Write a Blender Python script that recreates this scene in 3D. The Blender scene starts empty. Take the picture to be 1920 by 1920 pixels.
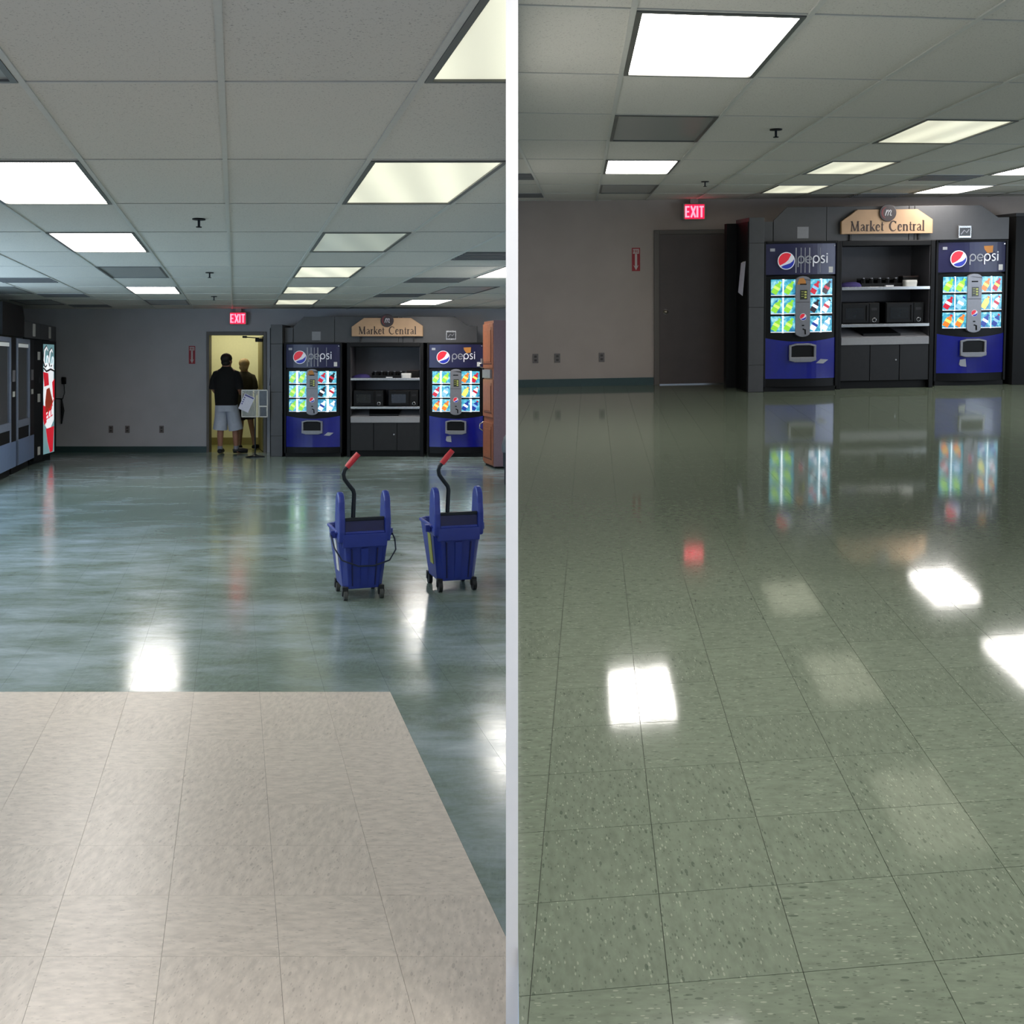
import bpy, bmesh, math, random
from mathutils import Matrix, Vector
random.seed(7)
PI = math.pi
S = bpy.context.scene
COL = S.collection

# ---------------------------------------------------------------- camera
cd = bpy.data.cameras.new('camera'); cam = bpy.data.objects.new('camera', cd); COL.objects.link(cam)
cam.location = (0, 0, 1.5); cam.rotation_euler = (PI/2, 0, 0)
cd.sensor_width = 36; cd.lens = 36.5625; cd.shift_y = -0.14583; cd.clip_start = .05
S.camera = cam
# ---------------------------------------------------------------- world, exposure
W = bpy.data.worlds.new('world'); S.world = W; W.use_nodes = True
W.node_tree.nodes['Background'].inputs[0].default_value = (.62, .76, 1, 1)
W.node_tree.nodes['Background'].inputs[1].default_value = .6
S.view_settings.view_transform = 'Standard'; S.view_settings.look = 'None'
S.view_settings.exposure = 0.0; S.view_settings.gamma = 1; S.view_settings.use_curve_mapping = False
# two rooms share one partition; the second one stands on a gently ramped slab
ML = Matrix.Identity(4)
MR = Matrix.Translation((0, 0, 1.5)) @ Matrix.Rotation(-.01338, 4, 'Y') @ Matrix.Rotation(.08608, 4, 'X') @ Matrix.Translation((0, 0, -1.485))
BRIGHT, YEL, DIM = 18.0, .9, .34          # radiance of the ceiling panels
def area_light(name, M, loc, rot, sx, sy, power, col):
    d = bpy.data.lights.new(name, 'AREA'); d.shape = 'RECTANGLE'; d.size = sx; d.size_y = sy; d.energy = power; d.color = col
    o = bpy.data.objects.new(name, d); COL.objects.link(o)
    o.matrix_world = M @ Matrix.Translation(loc) @ Matrix.Rotation(rot[2], 4, 'Z') @ Matrix.Rotation(rot[1], 4, 'Y') @ Matrix.Rotation(rot[0], 4, 'X')
    return o
# daylight of the window strip in the right-hand wall of the second room
area_light('window_daylight', MR, (8.8, 8.5, 1.35), (0, PI/2, 0), 1.2, 5.0, 150, (.75, .87, 1))
# bluish fill for the first room; its unseen left wall window is made up
area_light('side_fill_daylight', ML, (-6.1, 9.2, 1.4), (0, -PI/2, .26), 1.1, 6.0, 135, (.58, .78, 1))
# lamp of the corridor behind the open doorway
area_light('corridor_lamp', ML, (-5.0, 18.25, 2.36), (0, 0, 0), 1.2, .5, 20, (1, .96, .76))

# ---------------------------------------------------------------- materials
def lin(c):
    return tuple(((v/255)/12.92 if v/255 <= .04045 else ((v/255+.055)/1.055)**2.4) for v in c)
def newmat(name):
    m = bpy.data.materials.new(name); m.use_nodes = True
    return m, m.node_tree, m.node_tree.nodes['Principled BSDF']
def mat(name, rgb, rough=.5, metal=0, spec=.5, emis=0, ecol=None, noise=0, nscale=30, bump=0, coat=0, trans=0, alpha=1):
    m, nt, b = newmat(name)
    c = lin(rgb)
    b.inputs['Base Color'].default_value = (*c, 1)
    b.inputs['Roughness'].default_value = rough; b.inputs['Metallic'].default_value = metal
    b.inputs['Specular IOR Level'].default_value = spec; b.inputs['Coat Weight'].default_value = coat
    b.inputs['Transmission Weight'].default_value = trans; b.inputs['Alpha'].default_value = alpha
    if emis:
        b.inputs['Emission Color'].default_value = (*lin(ecol or rgb), 1); b.inputs['Emission Strength'].default_value = emis
    if noise or bump:
        tc = nt.nodes.new('ShaderNodeTexCoord'); n = nt.nodes.new('ShaderNodeTexNoise')
        n.inputs['Scale'].default_value = nscale; n.inputs['Detail'].default_value = 4
        nt.links.new(tc.outputs['Object'], n.inputs['Vector'])
        if noise:
            r = nt.nodes.new('ShaderNodeMapRange'); r.inputs[1].default_value = .3; r.inputs[2].default_value = .7
            r.inputs[3].default_value = 1-noise; r.inputs[4].default_value = 1+noise
            nt.links.new(n.outputs['Fac'], r.inputs[0])
            v = nt.nodes.new('ShaderNodeVectorMath'); v.operation = 'SCALE'; v.inputs[0].default_value = c
            nt.links.new(r.outputs[0], v.inputs['Scale']); nt.links.new(v.outputs[0], b.inputs['Base Color'])
        if bump:
            bp = nt.nodes.new('ShaderNodeBump'); bp.inputs['Strength'].default_value = bump; bp.inputs['Distance'].default_value = .01
            nt.links.new(n.outputs['Fac'], bp.inputs['Height']); nt.links.new(bp.outputs[0], b.inputs['Normal'])
    return m

def tile_mat(name, base, dark, light, rough=.1, haze=0, var=.05, amount=1.0, wave=.12, coat=0, spec=.5):
    """vinyl composition tile: directional flecks turned tile by tile, waxed surface"""
    m, nt, b = newmat(name); N = nt.nodes; K = nt.links
    tc = N.new('ShaderNodeTexCoord'); oi = N.new('ShaderNodeObjectInfo')
    sep = N.new('ShaderNodeSeparateXYZ'); K.new(tc.outputs['Object'], sep.inputs[0])
    c1 = N.new('ShaderNodeCombineXYZ'); c2 = N.new('ShaderNodeCombineXYZ')
    K.new(sep.outputs[0], c1.inputs[0]); K.new(sep.outputs[1], c1.inputs[1])
    K.new(sep.outputs[1], c2.inputs[0]); K.new(sep.outputs[0], c2.inputs[1])
    gt = N.new('ShaderNodeMath'); gt.operation = 'GREATER_THAN'; gt.inputs[1].default_value = .5; K.new(oi.outputs['Random'], gt.inputs[0])
    mx = N.new('ShaderNodeMix'); mx.data_type = 'VECTOR'; K.new(gt.outputs[0], mx.inputs[0]); K.new(c1.outputs[0], mx.inputs[4]); K.new(c2.outputs[0], mx.inputs[5])
    off = N.new('ShaderNodeMath'); off.operation = 'MULTIPLY'; off.inputs[1].default_value = 97; K.new(oi.outputs['Random'], off.inputs[0])
    ad = N.new('ShaderNodeVectorMath'); ad.operation = 'ADD'; K.new(mx.outputs[1], ad.inputs[0]); K.new(off.outputs[0], ad.inputs[1])
    st = N.new('ShaderNodeVectorMath'); st.operation = 'MULTIPLY'; st.inputs[1].default_value = (1, .36, 1); K.new(ad.outputs[0], st.inputs[0])
    def fleck(scale, thr, seed):
        sh = N.new('ShaderNodeVectorMath'); sh.operation = 'ADD'; sh.inputs[1].default_value = (seed, seed*2, 0); K.new(st.outputs[0], sh.inputs[0])
        v = N.new('ShaderNodeTexVoronoi'); v.inputs['Scale'].default_value = scale; K.new(sh.outputs[0], v.inputs['Vector'])
        s2 = N.new('ShaderNodeSeparateColor'); K.new(v.outputs['Color'], s2.inputs[0])
        # size differs from fleck to fleck; only some cells hold one
        a = N.new('ShaderNodeMapRange'); a.inputs[1].default_value = thr; a.inputs[2].default_value = 1; a.inputs[3].default_value = 0; a.inputs[4].default_value = .39
        K.new(s2.outputs[0], a.inputs[0])
        d = N.new('ShaderNodeMath'); d.operation = 'LESS_THAN'; K.new(v.outputs['Distance'], d.inputs[0]); K.new(a.outputs[0], d.inputs[1])
        return d.outputs[0]
    f1 = fleck(170, .5, 3.1); f2 = fleck(150, .6, 8.7); f3 = fleck(90, .8, 5.2)
    mot = N.new('ShaderNodeTexNoise'); mot.inputs['Scale'].default_value = 60; mot.inputs['Detail'].default_value = 5; K.new(st.outputs[0], mot.inputs['Vector'])
    rv = N.new('ShaderNodeMapRange'); rv.inputs[3].default_value = 1-var; rv.inputs[4].default_value = 1+var; K.new(oi.outputs['Random'], rv.inputs[0])
    mm = N.new('ShaderNodeMapRange'); mm.inputs[1].default_value = .3; mm.inputs[2].default_value = .7; mm.inputs[3].default_value = .86; mm.inputs[4].default_value = 1.12; K.new(mot.outputs['Fac'], mm.inputs[0])
    mu = N.new('ShaderNodeMath'); mu.operation = 'MULTIPLY'; K.new(rv.outputs[0], mu.inputs[0]); K.new(mm.outputs[0], mu.inputs[1])
    sc = N.new('ShaderNodeVectorMath'); sc.operation = 'SCALE'; sc.inputs[0].default_value = lin(base); K.new(mu.outputs[0], sc.inputs['Scale'])
    cur = sc.outputs[0]
    for f, col, k in ((f1, dark, .55), (f2, light, .5), (f3, dark, .7)):
        kk = N.new('ShaderNodeMath'); kk.operation = 'MULTIPLY'; kk.inputs[1].default_value = k*amount; K.new(f, kk.inputs[0])
        x = N.new('ShaderNodeMix'); x.data_type = 'RGBA'; K.new(kk.outputs[0], x.inputs[0]); K.new(cur, x.inputs[6]); x.inputs[7].default_value = (*lin(col), 1)
        cur = x.outputs[2]
    geo = N.new('ShaderNodeNewGeometry')
    st2 = N.new('ShaderNodeVectorMath'); st2.operation = 'MULTIPLY'; st2.inputs[1].default_value = (.8, 1.6, 1); K.new(geo.outputs['Position'], st2.inputs[0])
    w1 = N.new('ShaderNodeTexNoise'); w1.inputs['Scale'].default_value = 2.2; w1.inputs['Detail'].default_value = 6; w1.inputs['Roughness'].default_value = .65; K.new(st2.outputs[0], w1.inputs['Vector'])
    if haze:   # old dull wax film rubbed into streaks, bluish daylight mixed into its colour
        wl = N.new('ShaderNodeTexNoise'); wl.inputs['Scale'].default_value = .45; wl.inputs['Detail'].default_value = 3; K.new(geo.outputs['Position'], wl.inputs['Vector'])
        sc2 = N.new('ShaderNodeVectorMath'); sc2.operation = 'MULTIPLY'; sc2.inputs[1].default_value = (.45, 1.1, 1); K.new(geo.outputs['Position'], sc2.inputs[0])
        ws = N.new('ShaderNodeTexNoise'); ws.inputs['Scale'].default_value = 3.5; ws.inputs['Detail'].default_value = 9; ws.inputs['Roughness'].default_value = .7; ws.inputs['Distortion'].default_value = .25; K.new(sc2.outputs[0], ws.inputs['Vector'])
        h = N.new('ShaderNodeMath'); h.operation = 'MULTIPLY'; K.new(wl.outputs['Fac'], h.inputs[0]); K.new(ws.outputs['Fac'], h.inputs[1])
        hr = N.new('ShaderNodeMapRange'); hr.inputs[1].default_value = .2; hr.inputs[2].default_value = .42; hr.inputs[3].default_value = 0; hr.inputs[4].default_value = haze; K.new(h.outputs[0], hr.inputs[0])
        x = N.new('ShaderNodeMix'); x.data_type = 'RGBA'; K.new(hr.outputs[0], x.inputs[0]); K.new(cur, x.inputs[6]); x.inputs[7].default_value = (*lin((168, 184, 194)), 1)
        cur = x.outputs[2]
        rr = N.new('ShaderNodeMapRange'); rr.inputs[1].default_value = .3; rr.inputs[2].default_value = .75; rr.inputs[3].default_value = rough*.75; rr.inputs[4].default_value = rough*1.5
        K.new(ws.outputs['Fac'], rr.inputs[0]); K.new(rr.outputs[0], b.inputs['Roughness'])
    else:
        b.inputs['Roughness'].default_value = rough
    K.new(cur, b.inputs['Base Color'])
    b.inputs['Specular IOR Level'].default_value = spec; b.inputs['Coat Weight'].default_value = coat
    bp = N.new('ShaderNodeBump'); bp.inputs['Strength'].default_value = wave; bp.inputs['Distance'].default_value = .004
    K.new(w1.outputs['Fac'], bp.inputs['Height']); K.new(bp.outputs[0], b.inputs['Normal'])
    return m

def ceil_mat(name, rgb):
    m, nt, b = newmat(name); N = nt.nodes; K = nt.links
    tc = N.new('ShaderNodeTexCoord'); oi = N.new('ShaderNodeObjectInfo')
    off = N.new('ShaderNodeMath'); off.operation = 'MULTIPLY'; off.inputs[1].default_value = 61; K.new(oi.outputs['Random'], off.inputs[0])
    ad = N.new('ShaderNodeVectorMath'); ad.operation = 'ADD'; K.new(tc.outputs['Object'], ad.inputs[0]); K.new(off.outputs[0], ad.inputs[1])
    n = N.new('ShaderNodeTexNoise'); n.inputs['Scale'].default_value = 110; n.inputs['Detail'].default_value = 3; n.inputs['Roughness'].default_value = .6; K.new(ad.outputs[0], n.inputs['Vector'])
    r = N.new('ShaderNodeMapRange'); r.inputs[1].default_value = .30; r.inputs[2].default_value = .40; r.inputs[3].default_value = .55; r.inputs[4].default_value = 1; K.new(n.outputs['Fac'], r.inputs[0])
    n2 = N.new('ShaderNodeTexVoronoi'); n2.inputs['Scale'].default_value = 70; n2.inputs['Randomness'].default_value = 1; K.new(ad.outputs[0], n2.inputs['Vector'])
    r2 = N.new('ShaderNodeMapRange'); r2.inputs[1].default_value = .10; r2.inputs[2].default_value = .2; r2.inputs[3].default_value = .72; r2.inputs[4].default_value = 1; K.new(n2.outputs['Distance'], r2.inputs[0])
    rv = N.new('ShaderNodeMapRange'); rv.inputs[3].default_value = .96; rv.inputs[4].default_value = 1.04; K.new(oi.outputs['Random'], rv.inputs[0])
    m1 = N.new('ShaderNodeMath'); m1.operation = 'MULTIPLY'; K.new(r.outputs[0], m1.inputs[0]); K.new(r2.outputs[0], m1.inputs[1])
    m2 = N.new('ShaderNodeMath'); m2.operation = 'MULTIPLY'; K.new(m1.outputs[0], m2.inputs[0]); K.new(rv.outputs[0], m2.inputs[1])
    s = N.new('ShaderNodeVectorMath'); s.operation = 'SCALE'; s.inputs[0].default_value = lin(rgb); K.new(m2.outputs[0], s.inputs['Scale']); K.new(s.outputs[0], b.inputs['Base Color'])
    b.inputs['Roughness'].default_value = .9; b.inputs['Specular IOR Level'].default_value = .2
    bp = N.new('ShaderNodeBump'); bp.inputs['Strength'].default_value = .3; bp.inputs['Distance'].default_value = .002; K.new(m1.outputs[0], bp.inputs['Height']); K.new(bp.outputs[0], b.inputs['Normal'])
    return m

def lamp_mat(name, rgb, strength):
    """prismatic diffuser lit from behind by two tubes running across it"""
    m, nt, b = newmat(name); N = nt.nodes; K = nt.links
    b.inputs['Base Color'].default_value = (*lin((200, 203, 196)), 1); b.inputs['Roughness'].default_value = .35
    b.inputs['Emission Color'].default_value = (*lin(rgb), 1)
    tc = N.new('ShaderNodeTexCoord'); sep = N.new('ShaderNodeSeparateXYZ'); K.new(tc.outputs['Object'], sep.inputs[0])
    mu = N.new('ShaderNodeMath'); mu.operation = 'MULTIPLY'; mu.inputs[1].default_value = 2*PI/.3; K.new(sep.outputs[0], mu.inputs[0])
    si = N.new('ShaderNodeMath'); si.operation = 'COSINE'; K.new(mu.outputs[0], si.inputs[0])
    r = N.new('ShaderNodeMapRange'); r.inputs[1].default_value = -1; r.inputs[2].default_value = 1; r.inputs[3].default_value = strength*.82; r.inputs[4].default_value = strength*1.12
    K.new(si.outputs[0], r.inputs[0]); K.new(r.outputs[0], b.inputs['Emission Strength'])
    return m

def card_mat(name, strength):
    """backlit selection card: blue-green splash print, brightest next to its lamp"""
    m, nt, b = newmat(name); N = nt.nodes; K = nt.links
    tc = N.new('ShaderNodeTexCoord'); oi = N.new('ShaderNodeObjectInfo')
    ad = N.new('ShaderNodeVectorMath'); ad.operation = 'ADD'; K.new(tc.outputs['Object'], ad.inputs[0]); K.new(oi.outputs['Random'], ad.inputs[1])
    n = N.new('ShaderNodeTexNoise'); n.inputs['Scale'].default_value = 13; n.inputs['Detail'].default_value = 4; n.inputs['Distortion'].default_value = 1.2; K.new(ad.outputs[0], n.inputs['Vector'])
    cr = N.new('ShaderNodeValToRGB'); K.new(n.outputs['Fac'], cr.inputs[0])
    e = cr.color_ramp.elements; e[0].position = .33; e[0].color = (*lin((20, 95, 150)), 1); e[1].position = .68; e[1].color = (*lin((190, 240, 245)), 1)
    k = e.new(.5); k.color = (*lin((70, 180, 205)), 1)
    K.new(cr.outputs[0], b.inputs['Emission Color']); b.inputs['Emission Strength'].default_value = strength
    b.inputs['Base Color'].default_value = (*lin((60, 110, 130)), 1); b.inputs['Roughness'].default_value = .2
    return m

M = dict(
 green=tile_mat('green_vinyl_tile', (104, 113, 98), (58, 69, 58), (158, 163, 145), rough=.07, var=.05, wave=.07, amount=.8),
 green_worn=tile_mat('worn_green_vinyl_tile', (112, 128, 118), (88, 102, 96), (140, 152, 144), rough=.15, haze=.85, var=.02, wave=.16, amount=.5),
 cream=tile_mat('cream_vinyl_tile', (208, 198, 186), (156, 146, 136), (220, 212, 202), rough=.34, var=.02, amount=.7, wave=.2),
 slab=mat('floor_slab', (60, 64, 56), .8, noise=.1),
 corridor_floor=mat('corridor_floor', (120, 122, 80), .25, noise=.06, nscale=8),
 ceil=ceil_mat('ceiling_tile', (198, 196, 187)),
 deck=mat('ceiling_deck', (70, 70, 68), .9),
 tbar=mat('ceiling_grid_metal', (186, 187, 180), .5, noise=.03),
 fixture=mat('light_frame_metal', (96, 97, 93), .4, metal=.3),
 vent=mat('vent_metal', (96, 98, 98), .5, noise=.1, nscale=10), ventdark=mat('vent_duct', (40, 42, 42), .8),
 lit=lamp_mat('lit_diffuser', (255, 250, 244), BRIGHT), yel=lamp_mat('yellow_diffuser', (236, 235, 208), YEL), dim=lamp_mat('dim_diffuser', (205, 212, 190), DIM),
 off=mat('unlit_diffuser', (150, 152, 148), .3),
 wall_l=mat('grey_wall_paint', (170, 170, 174), .7, noise=.04, nscale=3), wall_r=mat('taupe_wall_paint', (160, 149, 142), .7, noise=.04, nscale=3),
 wall_side=mat('side_wall_paint', (134, 132, 112), .7, noise=.04), white=mat('white_partition_paint', (238, 238, 238), .6, noise=.01),
 corridor=mat('corridor_paint', (205, 202, 160), .8, noise=.02), olive=mat('corridor_baseboard', (120, 112, 62), .6, noise=.05),
 base_l=mat('green_baseboard_vinyl', (44, 66, 66), .4, noise=.06),
 frame=mat('door_frame_paint', (92, 86, 80), .45, noise=.04, nscale=6), door=mat('brown_door_paint', (78, 68, 64), .4, noise=.06, nscale=5),
 slate=mat('slate_laminate', (64, 64, 66), .45, noise=.06, nscale=12), seam=mat('laminate_seam', (28, 28, 30), .6),
 black=mat('black_enamel', (8, 8, 10), .5, spec=.22, noise=.1), black_matt=mat('black_matt', (12, 12, 13), .6, spec=.25, noise=.1),
 grey_dark=mat('dark_grey_laminate', (30, 30, 32), .5, spec=.3, noise=.08, nscale=14), shelf_in=mat('shelf_interior_grey', (66, 65, 70), .55, noise=.06, nscale=9),
 blue=mat('blue_gloss_panel', (12, 20, 125), .22, coat=.25, noise=.08, nscale=6), blue_deep=mat('deep_blue_gloss_panel', (16, 17, 66), .42, coat=.1, noise=.08, nscale=6),
 silver=mat('silver_plastic', (128, 128, 134), .35, metal=.3, noise=.04), chrome=mat('brushed_aluminium', (190, 190, 190), .22, metal=.9, noise=.05, nscale=20),
 counter=mat('pale_grey_laminate', (132, 132, 136), .45, noise=.05), white_p=mat('white_plastic', (206, 204, 200), .5, noise=.03), print_w=mat('white_ink', (228, 228, 236), .4, emis=.10),
 print_glow=mat('backlit_white_ink', (235, 238, 245), .4, emis=.5), print_grey=mat('grey_ink', (150, 152, 160), .4, emis=.04), red_ink=mat('red_ink', (214, 30, 50), .4, emis=.30), blue_ink=mat('blue_ink', (20, 40, 160), .4, emis=.22),
 cardm=card_mat('backlit_card', .95), tube=mat('backlit_gap', (240, 252, 255), .3, emis=2.6),
 lcd=mat('lcd_dark', (40, 44, 26), .3), lcd_on=mat('lcd_digits', (170, 175, 90), .4, emis=.35),
 tan=mat('tan_sign_face', (176, 144, 112), .6, noise=.05, nscale=8), tan_edge=mat('tan_sign_edge', (150, 118, 80), .6), ink=mat('dark_brown_letters', (44, 24, 18), .5),
 emblem=mat('emblem_disc', (52, 42, 44), .35, noise=.2), maroon=mat('maroon_swoosh', (110, 40, 44), .5), pale=mat('pale_letter', (190, 190, 195), .5),
 exit=mat('exit_face', (255, 20, 60), .4, emis=1.7, ecol=(255, 14, 60)), exit_w=mat('exit_letters', (255, 130, 150), .4, emis=2.3, ecol=(255, 120, 140)), exit_box=mat('exit_housing', (150, 140, 135), .5),
 sign_red=mat('red_sign_print', (150, 24, 36), .5), sign_w=mat('white_sign_print', (190, 180, 176), .5),
 plate=mat('outlet_plate', (104, 98, 96), .4, noise=.04), plate_d=mat('outlet_socket', (60, 56, 54), .5), paper=mat('white_paper', (205, 205, 220), .7, noise=.03, nscale=40), paper_ink=mat('purple_ink', (70, 70, 130), .6),
 glass=mat('dark_glass', (34, 38, 42), .08, coat=.5, noise=.15, nscale=12), acrylic=mat('clear_acrylic', (230, 235, 230), .06, alpha=.22), photo=mat('dark_poster', (46, 48, 52), .3, noise=.3, nscale=25),
 mopblue=mat('mop_bucket_blue', (34, 52, 140), .38, noise=.08, nscale=14), mopdark=mat('mop_wringer_dark_blue', (18, 22, 74), .45, noise=.1), rubber=mat('rubber_grey', (70, 72, 70), .6), rubber_k=mat('rubber_black', (22, 24, 26), .6), red_grip=mat('red_grip', (190, 34, 48), .4, noise=.08),
 steel_k=mat('black_steel_tube', (18, 26, 34), .35, metal=.4), wire=mat('wire_steel', (50, 56, 70), .35, metal=.7), yellow=mat('yellow_label', (170, 175, 70), .5),
 wood=mat('cherry_wood', (152, 92, 62), .4, noise=.14, nscale=14), wood_d=mat('cherry_groove', (70, 32, 20), .5), side_p=mat('mauve_side_panel', (128, 104, 112), .5, noise=.05), grey_m=mat('table_grey', (92, 98, 104), .5, noise=.05), grey_k=mat('table_dark', (44, 50, 58), .5),
 brass=mat('satin_knob', (150, 140, 125), .25, metal=.9), skin=mat('skin', (150, 105, 84), .6, noise=.04, nscale=40), skin_w=mat('skin_tanned', (140, 104, 78), .6, noise=.04, nscale=40), shirt=mat('black_cotton', (6, 6, 8), .9, noise=.1, bump=.3, nscale=20), shorts=mat('pale_blue_grey_cotton', (172, 178, 192), .9, noise=.06, bump=.3, nscale=14),
 olive_shirt=mat('olive_cotton', (54, 50, 34), .9, noise=.08, bump=.2), dark_shorts=mat('dark_brown_cotton', (36, 32, 24), .9, noise=.08), hair_d=mat('black_hair', (22, 16, 12), .7, noise=.2, bump=.5, nscale=60), hair_b=mat('blond_hair', (150, 124, 78), .7, noise=.2, bump=.5, nscale=50), shoe=mat('black_shoe', (14, 14, 16), .5), sock=mat('grey_sock', (130, 130, 140), .8),
 purple=mat('purple_cloth', (44, 34, 92), .8, noise=.15, bump=.5, nscale=12), grill=mat('snack_silver', (128, 138, 158), .4, metal=.3, noise=.04), snack_low=mat('snack_lower_blue_grey', (110, 130, 165), .4, noise=.05), lit_white=mat('snack_lamp', (200, 205, 205), .4, emis=.3),
 cola_print=mat('backlit_teal_print', (130, 175, 182), .3, emis=.45), cola_white=mat('backlit_white_print', (240, 244, 248), .3, emis=.8), cola_red=mat('backlit_red_print', (205, 24, 44), .3, emis=.75), cola_brown=mat('backlit_bottle_print', (150, 50, 20), .3, emis=.55), cola_dark=mat('dark_bottle_print', (40, 16, 20), .3, emis=.2),
 b_green=mat('card_green', (140, 210, 60), .3, emis=.75), b_lime=mat('card_lime', (205, 235, 110), .3, emis=.8), b_red=mat('card_red', (190, 30, 50), .3, emis=.65), b_orange=mat('card_orange', (235, 120, 40), .3, emis=.75), b_yellow=mat('card_yellow', (240, 215, 100), .3, emis=.8), b_dark=mat('card_dark', (40, 28, 40), .3, emis=.35), b_white=mat('card_white', (235, 240, 250), .3, emis=.85), b_blue=mat('card_blue', (30, 60, 150), .3, emis=.6), b_sky=mat('card_sky', (130, 180, 225), .3, emis=.75),
 orange_sticker=mat('orange_sticker', (190, 125, 50), .5),
)

# ---------------------------------------------------------------- mesh helpers
class MB:
    def __init__(s): s.v = []; s.f = []; s.sm = []
    def add(s, vs, fs, sm=False):
        o = len(s.v); s.v += [tuple(p) for p in vs]
        for f in fs: s.f.append([i+o for i in f]); s.sm.append(sm)
        return s
    def box(s, x0, x1, y0, y1, z0, z1):
        return s.add([(x0, y0, z0), (x1, y0, z0), (x1, y1, z0), (x0, y1, z0), (x0, y0, z1), (x1, y0, z1), (x1, y1, z1), (x0, y1, z1)],
                     [(0, 3, 2, 1), (4, 5, 6, 7), (0, 1, 5, 4), (1, 2, 6, 5), (2, 3, 7, 6), (3, 0, 4, 7)])
    def prism(s, pts, a, b, axis='z'):
        n = len(pts)
        # orient so that faces point outward
        A = sum(pts[i][0]*pts[(i+1) % n][1]-pts[(i+1) % n][0]*pts[i][1] for i in range(n))
        if (A < 0) != (axis == 'y'): pts = pts[::-1]
        mk = (lambda p, t: (p[0], p[1], t)) if axis == 'z' else (lambda p, t: (p[0], t, p[1]))
        vs = [mk(p, a) for p in pts]+[mk(p, b) for p in pts]
        return s.add(vs, [tuple(range(n))[::-1], tuple(range(n, 2*n))]+[(i, (i+1) % n, (i+1) % n+n, i+n) for i in range(n)])
    def hexa(s, bot, top, z0, z1):
        vs = [(x, y, z0) for x, y in bot]+[(x, y, z1) for x, y in top]
        n = len(bot)
        return s.add(vs, [tuple(range(n))[::-1], tuple(range(n, 2*n))]+[(i, (i+1) % n, (i+1) % n+n, i+n) for i in range(n)])
    def tube(s, pts, r, seg=10, flat=1.0, caps=True):
        pts = [Vector(p) for p in pts]; n = len(pts)
        rs = r if isinstance(r, (list, tuple)) else [r]*n
        T = []
        for i in range(n):
            t = (pts[min(i+1, n-1)]-pts[max(i-1, 0)]); T.append(t.normalized())
        u = T[0].orthogonal().normalized() if abs(T[0].z) < .7 else T[0].cross(Vector((0, 1, 0))).normalized()
        vs = []; fs = []
        for i in range(n):
            u = (u-T[i]*u.dot(T[i])).normalized(); w = T[i].cross(u)
            for k in range(seg):
                a = 2*PI*k/seg; vs.append(pts[i]+u*(math.cos(a)*rs[i])+w*(math.sin(a)*rs[i]*flat))
        for i in range(n-1):
            for k in range(seg): fs.append((i*seg+k, i*seg+(k+1) % seg, (i+1)*seg+(k+1) % seg, (i+1)*seg+k))
        s.add(vs, fs, True)
        if caps:
            s.add([vs[k] for k in range(seg)], [tuple(range(seg))[::-1]]); s.add([vs[(n-1)*seg+k] for k in range(seg)], [tuple(range(seg))])
        return s
    def loft(s, rings, seg=20, sup=2.0):
        vs = []; fs = []; n = len(rings)
        for (cx, cy, cz, rx, ry) in rings:
            for k in range(seg):
                a = 2*PI*k/seg; c, d = math.cos(a), math.sin(a)
                vs.append((cx+rx*math.copysign(abs(c)**(2/sup), c), cy+ry*math.copysign(abs(d)**(2/sup), d), cz))
        for i in range(n-1):
            for k in range(seg): fs.append((i*seg+k, i*seg+(k+1) % seg, (i+1)*seg+(k+1) % seg, (i+1)*seg+k))
        s.add(vs, fs, True)
        s.add([vs[k] for k in range(seg)], [tuple(range(seg))[::-1]]); s.add([vs[(n-1)*seg+k] for k in range(seg)], [tuple(range(seg))])
        return s
    def cyl(s, c, r, h, axis='z', seg=16, r2=None):
        c = Vector(c); d = {'x': Vector((1, 0, 0)), 'y': Vector((0, 1, 0)), 'z': Vector((0, 0, 1))}[axis]
        return s.tube([c, c+d*h], [r, r if r2 is None else r2], seg)
    def ball(s, c, rx, ry, rz, seg=16, ring=10, zmin=-1):
        rs = []
        for i in range(ring+1):
            t = zmin+(1-zmin)*i/ring; t = max(-.999, min(.999, t)); q = math.sqrt(1-t*t)
            rs.append((c[0], c[1], c[2]+rz*t, rx*q, ry*q))
        return s.loft(rs, seg)
    def ribbon(s, pts, w, y=0, th=.003, closed=False):
        """flat stroke in the XZ plane facing -Y; w one width or one per point"""
        n = len(pts); ws = w if isinstance(w, (list, tuple)) else [w]*n
        L = []; R = []
        for i in range(n):
            a = pts[(i-1) % n] if (closed or i > 0) else pts[0]; b = pts[(i+1) % n] if (closed or i < n-1) else pts[-1]
            dx, dz = b[0]-a[0], b[1]-a[1]; l = math.hypot(dx, dz) or 1; nx, nz = -dz/l, dx/l
            L.append((pts[i][0]+nx*ws[i]/2, pts[i][1]+nz*ws[i]/2)); R.append((pts[i][0]-nx*ws[i]/2, pts[i][1]-nz*ws[i]/2))
        m = n if closed else n-1
        for i in range(m):
            j = (i+1) % n; q = [L[i], L[j], R[j], R[i]]
            s.add([(x, y, z) for x, z in q]+[(x, y+th, z) for x, z in q], [(0, 1, 2, 3), (7, 6, 5, 4), (0, 4, 5, 1), (2, 6, 7, 3), (1, 5, 6, 2), (3, 7, 4, 0)])
        return s
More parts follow.
